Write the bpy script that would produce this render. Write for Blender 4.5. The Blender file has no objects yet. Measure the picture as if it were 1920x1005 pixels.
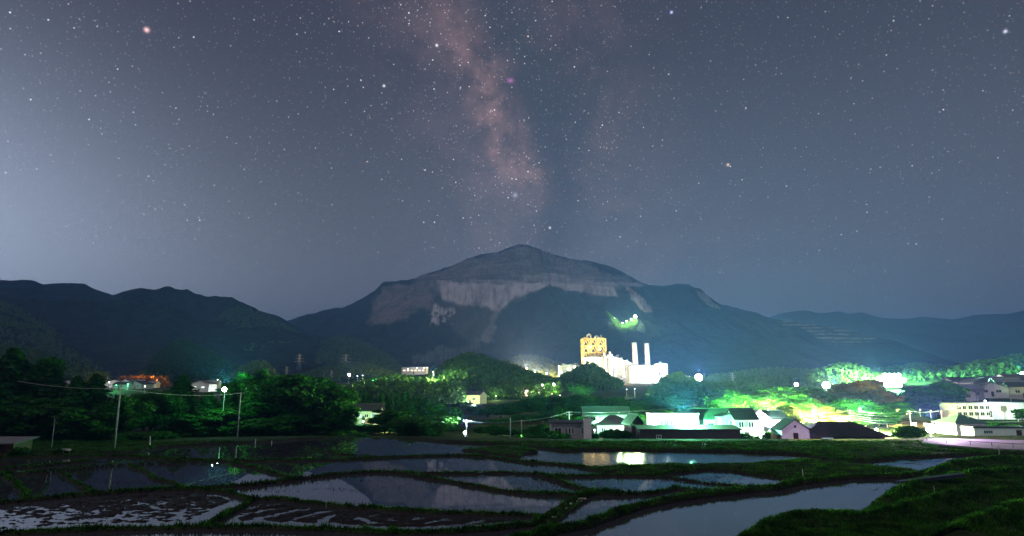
import bpy, math, random
import numpy as np
from math import radians as R, sin, cos, tan, atan, atan2, pi
random.seed(7); rng = np.random.default_rng(11)
S = bpy.context.scene; COL = S.collection

# ---------------------------------------------------------------- camera
F, CX, CY, CAMZ = 1150.0, 960.0, 502.5, 11.0
PITCH = atan(225.5/F)
cam = bpy.data.cameras.new('camera'); camo = bpy.data.objects.new('camera', cam); COL.objects.link(camo)
camo.location = (0, 0, CAMZ); camo.rotation_euler = (pi/2+PITCH, 0, 0)
cam.sensor_width = 36; cam.lens = 36*F/1920; cam.clip_end = 60000; cam.clip_start = .1
S.camera = camo
S.view_settings.view_transform = 'Standard'; S.view_settings.look = 'None'
S.view_settings.exposure = 0; S.view_settings.gamma = 1
S.render.engine = 'CYCLES'
cy = S.cycles
cy.use_denoising = True; cy.use_adaptive_sampling = False; cy.max_bounces = 5; cy.diffuse_bounces = 2; cy.glossy_bounces = 3; cy.transmission_bounces = 3
cy.volume_bounces = 0; cy.transparent_max_bounces = 6; cy.sample_clamp_indirect = 3; cy.sample_clamp_direct = 0
cy.use_light_tree = True; cy.blur_glossy = 0.0; cy.caustics_reflective = False; cy.caustics_refractive = False

def ray(px, py):
    u = (px-CX)/F; v = (CY-py)/F
    return np.array([u, cos(PITCH)-v*sin(PITCH), sin(PITCH)+v*cos(PITCH)])
def G(px, py, z=0.0):
    d = ray(px, py); t = (z-CAMZ)/d[2]
    return (d[0]*t, d[1]*t)
def P(px, py, y):
    d = ray(px, py)/ray(px, py)[1]
    return np.array([d[0]*y, y, CAMZ+d[2]*y])
def XZ(x, y, z):            # world -> photo pixel (used to lay colours of the rock on the far slopes)
    dy = y*cos(PITCH)+(z-CAMZ)*sin(PITCH); dz = -y*sin(PITCH)+(z-CAMZ)*cos(PITCH)
    return CX+F*x/dy, CY-F*dz/dy
def azel(px, py):
    d = ray(px, py); return atan2(d[0], d[1]), atan2(d[2], math.hypot(d[0], d[1]))

# ---------------------------------------------------------------- node helper
class E:
    """tiny expression wrapper round shader math nodes"""
    def __init__(s, nt, sock): s.nt = nt; s.s = sock
    def _m(s, op, *a):
        n = s.nt.nodes.new('ShaderNodeMath'); n.operation = op
        for i, v in enumerate((s,)+a):
            if isinstance(v, E): s.nt.links.new(v.s, n.inputs[i])
            else: n.inputs[i].default_value = v
        return E(s.nt, n.outputs[0])
    def __add__(s, o): return s._m('ADD', o)
    __radd__ = __add__
    def __mul__(s, o): return s._m('MULTIPLY', o)
    __rmul__ = __mul__
    def __sub__(s, o): return s._m('SUBTRACT', o)
    def __rsub__(s, o): return (s*-1)+o
    def __truediv__(s, o): return s._m('DIVIDE', o)
    def __pow__(s, o): return s._m('POWER', o)
    def mx(s, o): return s._m('MAXIMUM', o)
    def mn(s, o): return s._m('MINIMUM', o)
    def exp(s): return s._m('EXPONENT')
    def smooth(s, a, b):
        n = s.nt.nodes.new('ShaderNodeMapRange'); n.interpolation_type = 'SMOOTHSTEP'; n.clamp = True
        n.inputs[1].default_value = a; n.inputs[2].default_value = b; s.nt.links.new(s.s, n.inputs[0])
        return E(s.nt, n.outputs[0])
def nodes(nt, kind, **kw):
    n = nt.nodes.new(kind)
    for k, v in kw.items():
        if isinstance(k, str) and hasattr(n, k): setattr(n, k, v)
        else:
            i = n.inputs[k]
            if isinstance(v, E): nt.links.new(v.s, i)
            elif hasattr(v, 'links'): nt.links.new(v, i)
            else: i.default_value = v
    return n
def noise_tex(nt, vec, scale, detail=3, rough=.55, dist=0, out='Fac'):
    n = nt.nodes.new('ShaderNodeTexNoise'); nt.links.new(vec, n.inputs['Vector'])
    n.inputs['Scale'].default_value = scale; n.inputs['Detail'].default_value = detail
    n.inputs['Roughness'].default_value = rough; n.inputs['Distortion'].default_value = dist
    return E(nt, n.outputs[0 if out == 'Fac' else 1])
def mixc(nt, fac, a, b, blend='MIX'):
    n = nt.nodes.new('ShaderNodeMix'); n.data_type = 'RGBA'; n.blend_type = blend; n.clamp_factor = True
    for i, v in ((0, fac), (6, a), (7, b)):
        if isinstance(v, E): nt.links.new(v.s, n.inputs[i])
        elif hasattr(v, 'links'): nt.links.new(v, n.inputs[i])
        elif i == 0: n.inputs[0].default_value = v
        else: n.inputs[i].default_value = tuple(v)+(1,)
    return n.outputs[2]

# ---------------------------------------------------------------- night sky
w = bpy.data.worlds.new('World'); S.world = w; w.use_nodes = True
nt = w.node_tree; nt.nodes.clear()
tc = nt.nodes.new('ShaderNodeTexCoord'); vec = tc.outputs['Generated']
sep = nt.nodes.new('ShaderNodeSeparateXYZ'); nt.links.new(vec, sep.inputs[0])
X, Y, Z = (E(nt, sep.outputs[i]) for i in range(3))
az = X._m('ARCTAN2', Y); el = Z._m('ARCSINE')
elp = el.mx(0.0)
def C3(*c): return tuple(c)
# base: dark slate overhead, paler towards the horizon, pale blue town glow low on the left
g = elp.smooth(0.02, .62)
base = mixc(nt, g, (.148, .156, .180), (.050, .044, .058))
def gauss(a0, e0, sa, se):
    da = (az-a0)*(1/sa); de = (el-e0)*(1/se)
    return ((da*da+de*de)*-1).exp()
gl = gauss(-.96, .06, .36, .27)
base = mixc(nt, 1.0, base, mixc(nt, (gl*1.0).mn(1), (0, 0, 0), (.70, .86, 1.16)), 'ADD')
gl2 = gauss(-.60, .04, .34, .20)
base = mixc(nt, 1.0, base, mixc(nt, gl2, (0, 0, 0), (.09, .11, .105)), 'ADD')
# milky way: bands whose centre lines are quadratics fitted in azimuth / elevation
def band(pts, wid, soft=1.0):
    A = np.array([azel(*p) for p in pts]); k = np.polyfit(A[:, 1], A[:, 0], 2)
    c = el*el*float(k[0])+el*float(k[1])+float(k[2])
    n = noise_tex(nt, vec, 7, 4, .6)
    d = (az-c+(n-.5)*.12)*(1/wid)
    return (d*d*-1).exp()
n1 = noise_tex(nt, vec, 8, 7, .66, .6); n2 = noise_tex(nt, vec, 24, 6, .68, .3); n3 = noise_tex(nt, vec, 3.2, 4, .6)
b1 = band([(800, 0), (870, 150), (935, 260), (965, 400), (985, 460)], .115)
b1c = band([(880, 100), (925, 200), (970, 270), (985, 330)], .040)
b2 = band([(1030, 0), (1090, 150), (1160, 290), (1190, 420)], .125)
rift = band([(935, 0), (990, 130), (1045, 230), (1050, 320), (1030, 420)], .052)
hl = el.smooth(.10, .24)
m1 = b1*(n1.smooth(.30, .66)*(n2.smooth(.2, .75)*.7+.3))*hl
m2 = b2*n1.smooth(.40, .68)*(n3.smooth(.3, .65)*.7+.3)*(n2.smooth(.2, .8)*.5+.5)*hl
mc = b1c*n2.smooth(.25, .72)*n1.smooth(.25, .6)*gauss(*azel(945, 235), .16, .15)
rf = (rift*n1.smooth(.22, .5)).mn(1)
sky = mixc(nt, 1.0, base, mixc(nt, m1, (0, 0, 0), (.115, .070, .072)), 'ADD')
sky = mixc(nt, 1.0, sky, mixc(nt, m2, (0, 0, 0), (.080, .050, .048)), 'ADD')
sky = mixc(nt, 1.0, sky, mixc(nt, mc, (0, 0, 0), (.30, .15, .13)), 'ADD')
sky = mixc(nt, rf*.62*hl, sky, (.040, .052, .068))
neb = gauss(*azel(957, 151), .005, .003)
sky = mixc(nt, 1.0, sky, mixc(nt, neb, (0, 0, 0), (.42, .12, .40)), 'ADD')
# stars: cells on three scales, each with its own brightness
def stars(scale, rad, pw, gain, off):
    mp = nt.nodes.new('ShaderNodeMapping'); nt.links.new(vec, mp.inputs[0]); mp.inputs['Location'].default_value = off
    v = nt.nodes.new('ShaderNodeTexVoronoi'); nt.links.new(mp.outputs[0], v.inputs['Vector']); v.inputs['Scale'].default_value = scale
    d = E(nt, v.outputs['Distance'])*(1/(scale*rad))
    core = (1-d*d).mx(0)
    sc = nt.nodes.new('ShaderNodeSeparateColor'); nt.links.new(v.outputs['Color'], sc.inputs[0])
    br = (E(nt, sc.outputs[0])**pw)*gain
    tint = mixc(nt, E(nt, sc.outputs[1]).smooth(.75, 1.0), (.86, .93, 1.0), (1.0, .74, .6))
    return core*br, tint
dens = (m1+m2*.6)*1.6+.45
for sc_, rd, pw, gn, off in ((260, .0011, 4.0, .6, (5.3, .9, 3.7)), (150, .0012, 6.0, 1.6, (.3, .1, .7)), (95, .0013, 8.0, 2.8, (3.1, 1.7, .2)), (40, .0013, 4.0, 3.5, (7.3, 2.2, 5.1)), (14, .0015, 1.8, 2.4, (2.9, 4.4, 8.3))):
    a, t = stars(sc_, rd, pw, gn, off)
    if sc_ > 50: a = a*dens
    a = a*el.smooth(0.0, .22)
    sky = mixc(nt, 1.0, sky, mixc(nt, a.mn(1), (0, 0, 0), t), 'ADD')
for (px, py, r_, c) in ((275, 56, .0028, (1.6, .9, .9)), (819, 85, .0019, (1.2, 1.2, 1.3)), (1365, 309, .0019, (1.3, .8, .7)), (1259, 23, .0018, (.8, .8, 1.5)), (966, 366, .0035, (.35, .35, .5)), (1885, 59, .0019, (1, 1, 1.3)), (720, 161, .0018, (1.1, 1.1, 1.1)), (1031, 427, .0018, (1, 1, 1.1))):
    d = ray(px, py); d = d/np.linalg.norm(d)
    vs = nt.nodes.new('ShaderNodeVectorMath'); vs.operation = 'DISTANCE'; nt.links.new(vec, vs.inputs[0]); vs.inputs[1].default_value = tuple(d)
    dd = E(nt, vs.outputs['Value'])*(1/r_)
    sky = mixc(nt, 1.0, sky, mixc(nt, (dd*dd*-1).exp(), (0, 0, 0), c), 'ADD')
# below the horizon the sky sheet is plain dark
sky = mixc(nt, el.smooth(-.08, -.01), (.02, .025, .035), sky)
bg = nt.nodes.new('ShaderNodeBackground'); nt.links.new(sky, bg.inputs[0]); bg.inputs[1].default_value = 1.0
wo = nt.nodes.new('ShaderNodeOutputWorld'); nt.links.new(bg.outputs[0], wo.inputs[0])

# ---------------------------------------------------------------- faint moon, high behind the camera's left shoulder
sl = bpy.data.lights.new('moonlight', 'SUN'); sl.energy = .92; sl.angle = R(.5); sl.color = (1, .90, .88)
so = bpy.data.objects.new('moonlight', sl); COL.objects.link(so); so.rotation_euler = (R(33), 0, R(-52))

# ---------------------------------------------------------------- tagging and mesh helpers
def tag(o, label=None, cat=None, group=None, kind=None):
    if label: o['label'] = label
    if cat: o['category'] = cat
    if group: o['group'] = group
    if kind: o['kind'] = kind
    return o
def link(o, parent=None):
    COL.objects.link(o)
    if parent is not None: o.parent = parent
    return o
def empty(name, loc, rz=0):
    o = bpy.data.objects.new(name, None); o.location = loc; o.rotation_euler = (0, 0, rz); o.empty_display_size = .3
    return link(o)
def np_mesh(name, V, Fq, mat=None, parent=None, smooth=False, attrs=None, uv=None):
    """V (n,3), Fq (m,k) faces all with k corners"""
    V = np.asarray(V, dtype=np.float32); Fq = np.asarray(Fq, dtype=np.int32)
    m = bpy.data.meshes.new(name); k = Fq.shape[1]
    m.vertices.add(len(V)); m.vertices.foreach_set('co', V.ravel())
    m.loops.add(Fq.size); m.loops.foreach_set('vertex_index', Fq.ravel())
    m.polygons.add(len(Fq)); m.polygons.foreach_set('loop_start', np.arange(0, Fq.size, k, dtype=np.int32))
    if smooth: m.polygons.foreach_set('use_smooth', np.ones(len(Fq), dtype=bool))
    if attrs:
        for an, av in attrs.items():
            a = m.attributes.new(an, 'FLOAT', 'POINT'); a.data.foreach_set('value', np.asarray(av, dtype=np.float32).ravel())
    m.update(calc_edges=True)
    if mat: m.materials.append(mat)
    o = bpy.data.objects.new(name, m)
    return link(o, parent)
def grid_faces(nr, nc):
    i = np.arange(nr-1)[:, None]*nc+np.arange(nc-1)[None, :]
    return np.stack([i, i+1, i+nc+1, i+nc], -1).reshape(-1, 4)
class MB:
    def __init__(s): s.v = []; s.f = []
    def add(s, vs, fs):
        b = len(s.v); s.v += [tuple(v) for v in vs]; s.f += [tuple(b+i for i in f) for f in fs]; return s
    def box(s, x0, x1, y0, y1, z0, z1):
        vs = [(x, y, z) for z in (z0, z1) for y in (y0, y1) for x in (x0, x1)]
        return s.add(vs, [(0, 2, 3, 1), (4, 5, 7, 6), (0, 1, 5, 4), (2, 6, 7, 3), (0, 4, 6, 2), (1, 3, 7, 5)])
    def tube(s, p0, p1, r0, r1=None, n=8, caps=True):
        p0 = np.array(p0, float); p1 = np.array(p1, float); r1 = r0 if r1 is None else r1
        d = p1-p0; d = d/(np.linalg.norm(d)+1e-9); a = np.cross(d, (0, 0, 1.) if abs(d[2]) < .9 else (1., 0, 0)); a /= np.linalg.norm(a); b = np.cross(d, a)
        vs = [p0+r0*(cos(2*pi*i/n)*a+sin(2*pi*i/n)*b) for i in range(n)]+[p1+r1*(cos(2*pi*i/n)*a+sin(2*pi*i/n)*b) for i in range(n)]
        fs = [(i, (i+1) % n, n+(i+1) % n, n+i) for i in range(n)]
        if caps: fs += [tuple(range(n-1, -1, -1)), tuple(range(n, 2*n))]
        return s.add(vs, fs)
    def path(s, pts, rs, n=6):
        for i in range(len(pts)-1): s.tube(pts[i], pts[i+1], rs[i], rs[i+1], n)
        return s
    def prism(s, poly, y0, y1):      # poly in x,z extruded along y
        n = len(poly); vs = [(x, y0, z) for x, z in poly]+[(x, y1, z) for x, z in poly]
        return s.add(vs, [tuple(range(n)), tuple(range(2*n-1, n-1, -1))]+[(i, n+i, n+(i+1) % n, (i+1) % n) for i in range(n)])
    def prismx(s, poly, x0, x1):     # poly in y,z extruded along x
        n = len(poly); vs = [(x0, y, z) for y, z in poly]+[(x1, y, z) for y, z in poly]
        return s.add(vs, [tuple(range(n-1, -1, -1)), tuple(range(n, 2*n))]+[(i, (i+1) % n, n+(i+1) % n, n+i) for i in range(n)])
    def ball(s, c, r, nu=8, nv=6):
        vs = []; fs = []
        for j in range(nv+1):
            t = pi*j/nv
            for i in range(nu): p = 2*pi*i/nu; vs.append((c[0]+r*sin(t)*cos(p), c[1]+r*sin(t)*sin(p), c[2]+r*cos(t)))
        for j in range(nv):
            for i in range(nu): fs.append((j*nu+i, (j+1)*nu+i, (j+1)*nu+(i+1) % nu, j*nu+(i+1) % nu))
        return s.add(vs, fs)
    def build(s, name, mat, parent=None, smooth=False):
        m = bpy.data.meshes.new(name); m.from_pydata(s.v, [], s.f); m.update()
        if smooth:
            for p in m.polygons: p.use_smooth = True
        m.materials.append(mat); return link(bpy.data.objects.new(name, m), parent)

# value noise
_T = rng.random((256, 256))
def vn(x, y):
    xi = np.floor(x).astype(int); yi = np.floor(y).astype(int); fx = x-xi; fy = y-yi
    fx = fx*fx*(3-2*fx); fy = fy*fy*(3-2*fy)
    a = _T[xi & 255, yi & 255]; b = _T[(xi+1) & 255, yi & 255]; c = _T[xi & 255, (yi+1) & 255]; d = _T[(xi+1) & 255, (yi+1) & 255]
    return (a*(1-fx)+b*fx)*(1-fy)+(c*(1-fx)+d*fx)*fy
def fbm(x, y, o=4, g=.5):
    s = 0; a = 1; t = 0
    for i in range(o): s = s+a*vn(x*2**i+17.3*i, y*2**i+5.1*i); t += a; a *= g
    return s/t
def ridged(x, y, o=4, g=.5):
    s = 0; a = 1; t = 0
    for i in range(o): s = s+a*(1-np.abs(2*vn(x*2**i+11.3*i, y*2**i+7.7*i)-1)); t += a; a *= g
    return s/t

# ---------------------------------------------------------------- materials
def mat(name, col, rough=.8, var=.25, scale=2.0, bump=0, bscale=20, spec=.3, col2=None, emit=None, estr=0, metal=0):
    m = bpy.data.materials.new(name); m.use_nodes = True; t = m.node_tree; b = t.nodes['Principled BSDF']
    co = t.nodes.new('ShaderNodeTexCoord').outputs['Object']
    n = noise_tex(t, co, scale, 5, .6)
    c2 = col2 if col2 else tuple(c*(1-var) for c in col)
    t.links.new(mixc(t, n.smooth(.3, .7), c2, col), b.inputs['Base Color'])
    b.inputs['Roughness'].default_value = rough; b.inputs['Specular IOR Level'].default_value = spec; b.inputs['Metallic'].default_value = metal
    if bump:
        nb = noise_tex(t, co, bscale, 4, .6); bp = t.nodes.new('ShaderNodeBump'); bp.inputs['Strength'].default_value = bump
        t.links.new(nb.s, bp.inputs['Height']); t.links.new(bp.outputs[0], b.inputs['Normal'])
    if emit:
        b.inputs['Emission Color'].default_value = tuple(emit)+(1,); b.inputs['Emission Strength'].default_value = estr
    return m
def leafmat(name, c1, c2, tr=.35):
    m = bpy.data.materials.new(name); m.use_nodes = True; t = m.node_tree; b = t.nodes['Principled BSDF']
    gi = t.nodes.new('ShaderNodeNewGeometry'); oi = t.nodes.new('ShaderNodeObjectInfo')
    n = (E(t, gi.outputs['Random Per Island'])*.7+E(t, oi.outputs['Random'])*.3)
    if name == 'grass_blades':
        po = noise_tex(t, gi.outputs['Position'], .45, 4, .7); n = n*po.smooth(.38, .62)
    c = mixc(t, n, c1, c2)
    if name == 'grass_blades': c = mixc(t, noise_tex(t, gi.outputs['Position'], 1.1, 3, .6).smooth(.56, .72)*.6, c, (.10, .10, .03))
    t.links.new(c, b.inputs['Base Color'])
    b.inputs['Roughness'].default_value = .6; b.inputs['Specular IOR Level'].default_value = .15
    tl = t.nodes.new('ShaderNodeBsdfTranslucent'); t.links.new(c, tl.inputs[0])
    ms = t.nodes.new('ShaderNodeMixShader'); ms.inputs[0].default_value = tr
    t.links.new(b.outputs[0], ms.inputs[1]); t.links.new(tl.outputs[0], ms.inputs[2])
    t.links.new(ms.outputs[0], t.nodes['Material Output'].inputs[0]); return m
def emis(name, col, st):
    m = bpy.data.materials.new(name); m.use_nodes = True; t = m.node_tree; t.nodes.clear()
    e = t.nodes.new('ShaderNodeEmission'); e.inputs[0].default_value = tuple(col)+(1,); e.inputs[1].default_value = st
    o = t.nodes.new('ShaderNodeOutputMaterial'); t.links.new(e.outputs[0], o.inputs[0]); m.cycles.emission_sampling = 'NONE'; return m

M = {}
M['wall_white'] = mat('white_plaster', (.72, .72, .70), .7, .12, 1.5, .1, 30)
M['wall_grey'] = mat('grey_siding', (.32, .33, .34), .75, .2, 2, .1, 30)
M['wall_beige'] = mat('beige_plaster', (.50, .45, .38), .75, .2, 2, .1, 30)
M['wall_wood'] = mat('weathered_wood', (.12, .075, .045), .8, .45, 5, .3, 25)
M['wall_dark'] = mat('dark_boarding', (.045, .030, .032), .8, .4, 3, .3, 20)
M['roof_green'] = mat('green_sheet_roof', (.06, .14, .10), .6, .3, 1.2, .15, 12)
M['roof_dark'] = mat('dark_tile_roof', (.035, .035, .042), .55, .35, 2, .4, 9)
M['roof_blue'] = mat('blue_sheet_roof', (.04, .055, .10), .55, .3, 2, .2, 12)
M['roof_grey'] = mat('grey_tile_roof', (.13, .13, .14), .7, .3, 2, .3, 9)
M['trim'] = mat('white_trim', (.7, .7, .7), .6, .1)
M['pane'] = mat('window_glass', (.03, .035, .045), .08, .2, 1, 0, 1, .9)
M['concrete'] = mat('concrete', (.36, .36, .35), .8, .25, 3, .15, 25)
M['pole'] = mat('concrete_pole', (.42, .43, .43), .8, .2, 3)
M['metal'] = mat('galvanised_metal', (.35, .36, .38), .45, .2, 5, 0, 1, .5, metal=.6)
M['dark_metal'] = mat('dark_metal', (.06, .06, .065), .5, .3, 4)
M['yellow_steel'] = mat('cream_painted_steel', (.56, .40, .12), .6, .25, .4)
M['plant_white'] = mat('dusty_white_cladding', (.62, .60, .55), .8, .25, .15)
M['bark'] = mat('bark', (.09, .07, .05), .9, .4, 6, .5, 20)
M['wire'] = mat('black_cable', (.30, .32, .34), .6, .1)
M['leaf_a'] = leafmat('broad_leaves', (.004, .044, .003), (.026, .16, .009))
M['leaf_b'] = leafmat('cedar_needles', (.005, .038, .006), (.016, .11, .012))
M['leaf_c'] = leafmat('bamboo_leaves', (.018, .085, .012), (.04, .14, .02))
M['leaf_d'] = leafmat('olive_leaves', (.05, .09, .02), (.11, .13, .035))
M['leaf_e'] = leafmat('rust_leaves', (.14, .075, .03), (.26, .13, .05))
M['far_leaf'] = leafmat('far_wood_leaves', (.018, .060, .016), (.10, .20, .055), .2)
M['grass'] = leafmat('grass_blades', (.008, .042, .004), (.065, .24, .016), .45)

# ---------------------------------------------------------------- terrain height
TR = [(-200, 9.3), (3, 9.3), (40, .25), (170, .25), (260, .6), (330, 2.5), (450, 6), (600, 10), (900, 17), (1200, 22), (1700, 32), (2500, 55), (4000, 110), (9000, 160), (20000, 160)]
def T0(x, y):
    r = np.where(np.asarray(y) > 100, np.hypot(x, y), y)
    return np.interp(r, [a for a, b in TR], [b for a, b in TR])
# beyond the last paddies the ground steps down to the village before it climbs again
_YO = [100, 118, 250, 430, 600, 30000]; _YN = [132, 156, 330, 470, 600, 30000]
def DY(y): return float(np.interp(y, _YO, _YN)) if y > 116 else y
def sm_(t): t = np.clip(t, 0, 1); return t*t*(3-2*t)
def ST(x, y): return np.interp(np.asarray(x)/np.maximum(y, 1), [-.72, -.66, -.574, -.49, -.38, -.25, 0, .06, .62, .68], [114, 116, 130, 136, 141, 143, 138, 134, 134, 143])
def T(x, y):
    x = np.asarray(x, float); y = np.asarray(y, float)
    yo = np.interp(y, _YN, _YO)
    zz = np.interp(yo, [0, 170, 260, 330, 430, 600], [.25, .25, .6, 2.5, 5.5, 10])
    low = np.maximum(11+(zz-11)*y/yo, -4.2); st = ST(x, y)
    z = np.where(y > 470, T0(x, y), np.where(y > 130, low, .25)); z = np.where(y <= 42, T0(x, y), z)
    z = np.where((y > 42) & (y < 470), .25+(low-.25)*sm_((y-st)/22), z)
    # the right-hand town stands on a rising slope
    s = np.clip((y-285)/70, 0, 1)*np.clip((x/np.maximum(y, 1)-.50)/.25, 0, 1)
    return z+s*10.0
def TP(px, y):     # ground point seen in photo column px at depth y
    x = (px-CX)/F*y*1.02; return x, y, float(T(x, y))

# ---------------------------------------------------------------- the rice terraces
def dist_poly(x, y, pts, closed=False):
    d = np.full(x.shape, 1e9); t_at = np.zeros(x.shape); n = len(pts); rg = range(n if closed else n-1)
    for i in rg:
        ax, ay = pts[i]; bx, by = pts[(i+1) % n]; ux, uy = bx-ax, by-ay; L = ux*ux+uy*uy+1e-9
        t = np.clip(((x-ax)*ux+(y-ay)*uy)/L, 0, 1); dd = np.hypot(x-ax-t*ux, y-ay-t*uy)
        d = np.minimum(d, dd)
    return d
def inside(x, y, pts):
    c = np.zeros(x.shape, bool); n = len(pts)
    for i in range(n):
        ax, ay = pts[i]; bx, by = pts[(i+1) % n]
        with np.errstate(divide='ignore', invalid='ignore'):
            k = ((ay > y) != (by > y)) & (x < (bx-ax)*(y-ay)/(by-ay+1e-12)+ax)
        c ^= k
    return c
# earth banks between the paddies: crest line in photo pixels, crest height, half width
BUNDS = [
 ([(-60, 866), (0, 857), (160, 853), (233, 854), (317, 859), (417, 862), (520, 862), (640, 860), (700, 857), (770, 854), (860, 852), (920, 855), (980, 864), (1040, 868), (1083, 872), (1130, 881), (1140, 888)], .40, 1.3),
 ([(-60, 885), (0, 877), (60, 874), (110, 868), (170, 862)], .4, 1.2),
 ([(-60, 893), (0, 888), (110, 881), (207, 871), (300, 867), (417, 862)], .45, .7),
 ([(-60, 946), (0, 940), (63, 934), (133, 927), (207, 922), (290, 916), (357, 914), (467, 907), (550, 896), (640, 886), (700, 882), (747, 883)], .50, .75),
 ([(5, 885), (25, 900), (42, 915), (55, 932)], .45, 1.0), ([(113, 884), (130, 900), (180, 925)], .35, .6),
 ([(240, 869), (287, 892), (333, 909), (357, 915)], .35, .6), ([(425, 863), (473, 874), (517, 887), (555, 897)], .35, .7),
 ([(566, 837), (600, 843), (640, 850), (700, 857)], .3, .7), ([(655, 829), (715, 822)], .2, .6),
 ([(357, 914), (433, 922), (480, 934), (530, 932), (560, 939), (600, 943), (667, 949), (753, 954), (810, 957), (900, 961), (960, 963), (1015, 966)], .42, .8),
 ([(478, 934), (450, 948), (420, 965), (395, 978), (375, 987)], .35, .9),
 ([(-60, 1004), (0, 998), (133, 992), (317, 987), (400, 986), (517, 987), (640, 991), (733, 997), (833, 995), (920, 990), (990, 982), (1030, 970)], .42, .7),
 ([(1010, 973), (1050, 950), (1078, 933), (1110, 922), (1140, 920)], .55, .9), ([(1026, 985), (1060, 958), (1095, 937)], .3, .7),
 ([(747, 883), (800, 893), (867, 905), (933, 916), (1000, 923), (1100, 925)], .45, .6),
 ([(760, 884), (867, 885), (933, 884), (1000, 886), (1036, 894), (1067, 906), (1117, 918), (1160, 921)], .45, .7),
 ([(1000, 887), (1036, 891), (1130, 889), (1208, 889), (1240, 887), (1325, 877), (1378, 880), (1443, 890), (1500, 899), (1530, 900)], .45, .9),
 ([(1208, 889), (1260, 894), (1312, 903), (1391, 910), (1440, 914)], .35, .5),
 ([(1110, 922), (1169, 924), (1227, 922), (1268, 913), (1312, 920), (1390, 915), (1443, 910)], .42, .8),
 ([(940, 1020), (1026, 993), (1104, 978), (1156, 959), (1200, 945), (1260, 932), (1312, 926), (1390, 917), (1454, 912), (1495, 902), (1535, 898), (1590, 891), (1644, 890), (1698, 889), (1752, 880)], .70, 1.2),
]
# raised land: outline, height, slope width
LAND = [
 ([(-200, 812), (-200, 858), (0, 856), (160, 852), (233, 850), (260, 848), (300, 839), (400, 833), (520, 828), (560, 824), (640, 820), (700, 817), (770, 823), (820, 829), (950, 834), (985, 838), (1060, 846), (1117, 844), (1234, 845), (1390, 848), (1495, 853), (1560, 866), (1610, 868), (1700, 858), (1800, 855), (1900, 853), (2300, 845), (2300, 812)], .45, 1.6),
 ([(860, 844), (935, 838), (985, 836), (1010, 848), (985, 852), (975, 858), (930, 853)], .4, .8),
 ([(1090, 876), (1170, 873), (1286, 871), (1400, 870), (1500, 862), (1560, 866), (1640, 874), (1725, 882), (1752, 880), (1650, 890), (1535, 898), (1495, 897), (1443, 889), (1378, 879), (1325, 876), (1230, 887), (1140, 886)], .38, 1.2),
 ([(1730, 893), (1690, 908), (1640, 938), (1600, 962), (1600, 985), (2400, 985), (2400, 856), (1833, 860), (1779, 869), (1740, 884)], .55, 2.0),
 ([(1380, 1012), (1415, 990), (1468, 970), (1520, 962), (1600, 962), (1760, 985), (2400, 985), (2400, 1300), (1250, 1300), (1330, 1030)], .55, 1.5),
]
HUMPS = [  # grass banks on the right: crest line, height above, half width
 ([(1672, 935), (1700, 914), (1730, 906), (1779, 897), (1833, 888), (1960, 880)], .65, 2.0),
 ([(1668, 968), (1700, 953), (1740, 942), (1790, 931), (1850, 925), (1960, 922)], .75, 1.9),
 ([(1780, 1012), (1810, 996), (1850, 978), (1890, 962), (1960, 948)], .95, 1.8),
 ([(1385, 1015), (1420, 985), (1468, 966), (1530, 958), (1610, 962), (1690, 975)], .35, 1.0),
 ([(1740, 885), (1779, 869), (1833, 860), (1960, 856)], .55, 1.2),
]
def PG(pts, z=0): return [G(a, b, z) for a, b in pts]
MUD = [PG([(-80, 950), (0, 945), (133, 933), (290, 923), (350, 920), (425, 928), (455, 938), (425, 950), (385, 972), (370, 982), (133, 989), (-80, 1000)]),
       PG([(405, 978), (440, 958), (490, 940), (560, 945), (667, 955), (810, 962), (1005, 972), (985, 980), (920, 986), (833, 991), (733, 993), (640, 987), (517, 983)])]
WETMUD = PG([(1600, 874), (1650, 864), (1710, 858), (1920, 856), (1850, 862), (1779, 872), (1730, 884), (1660, 878)])
LITMUD = PG([(960, 856), (1060, 849), (1240, 850), (1390, 853), (1495, 860), (1440, 871), (1286, 871), (1170, 874), (1104, 872), (1000, 866)])
def sm(t): t = np.clip(t, 0, 1); return t*t*(3-2*t)
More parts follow.
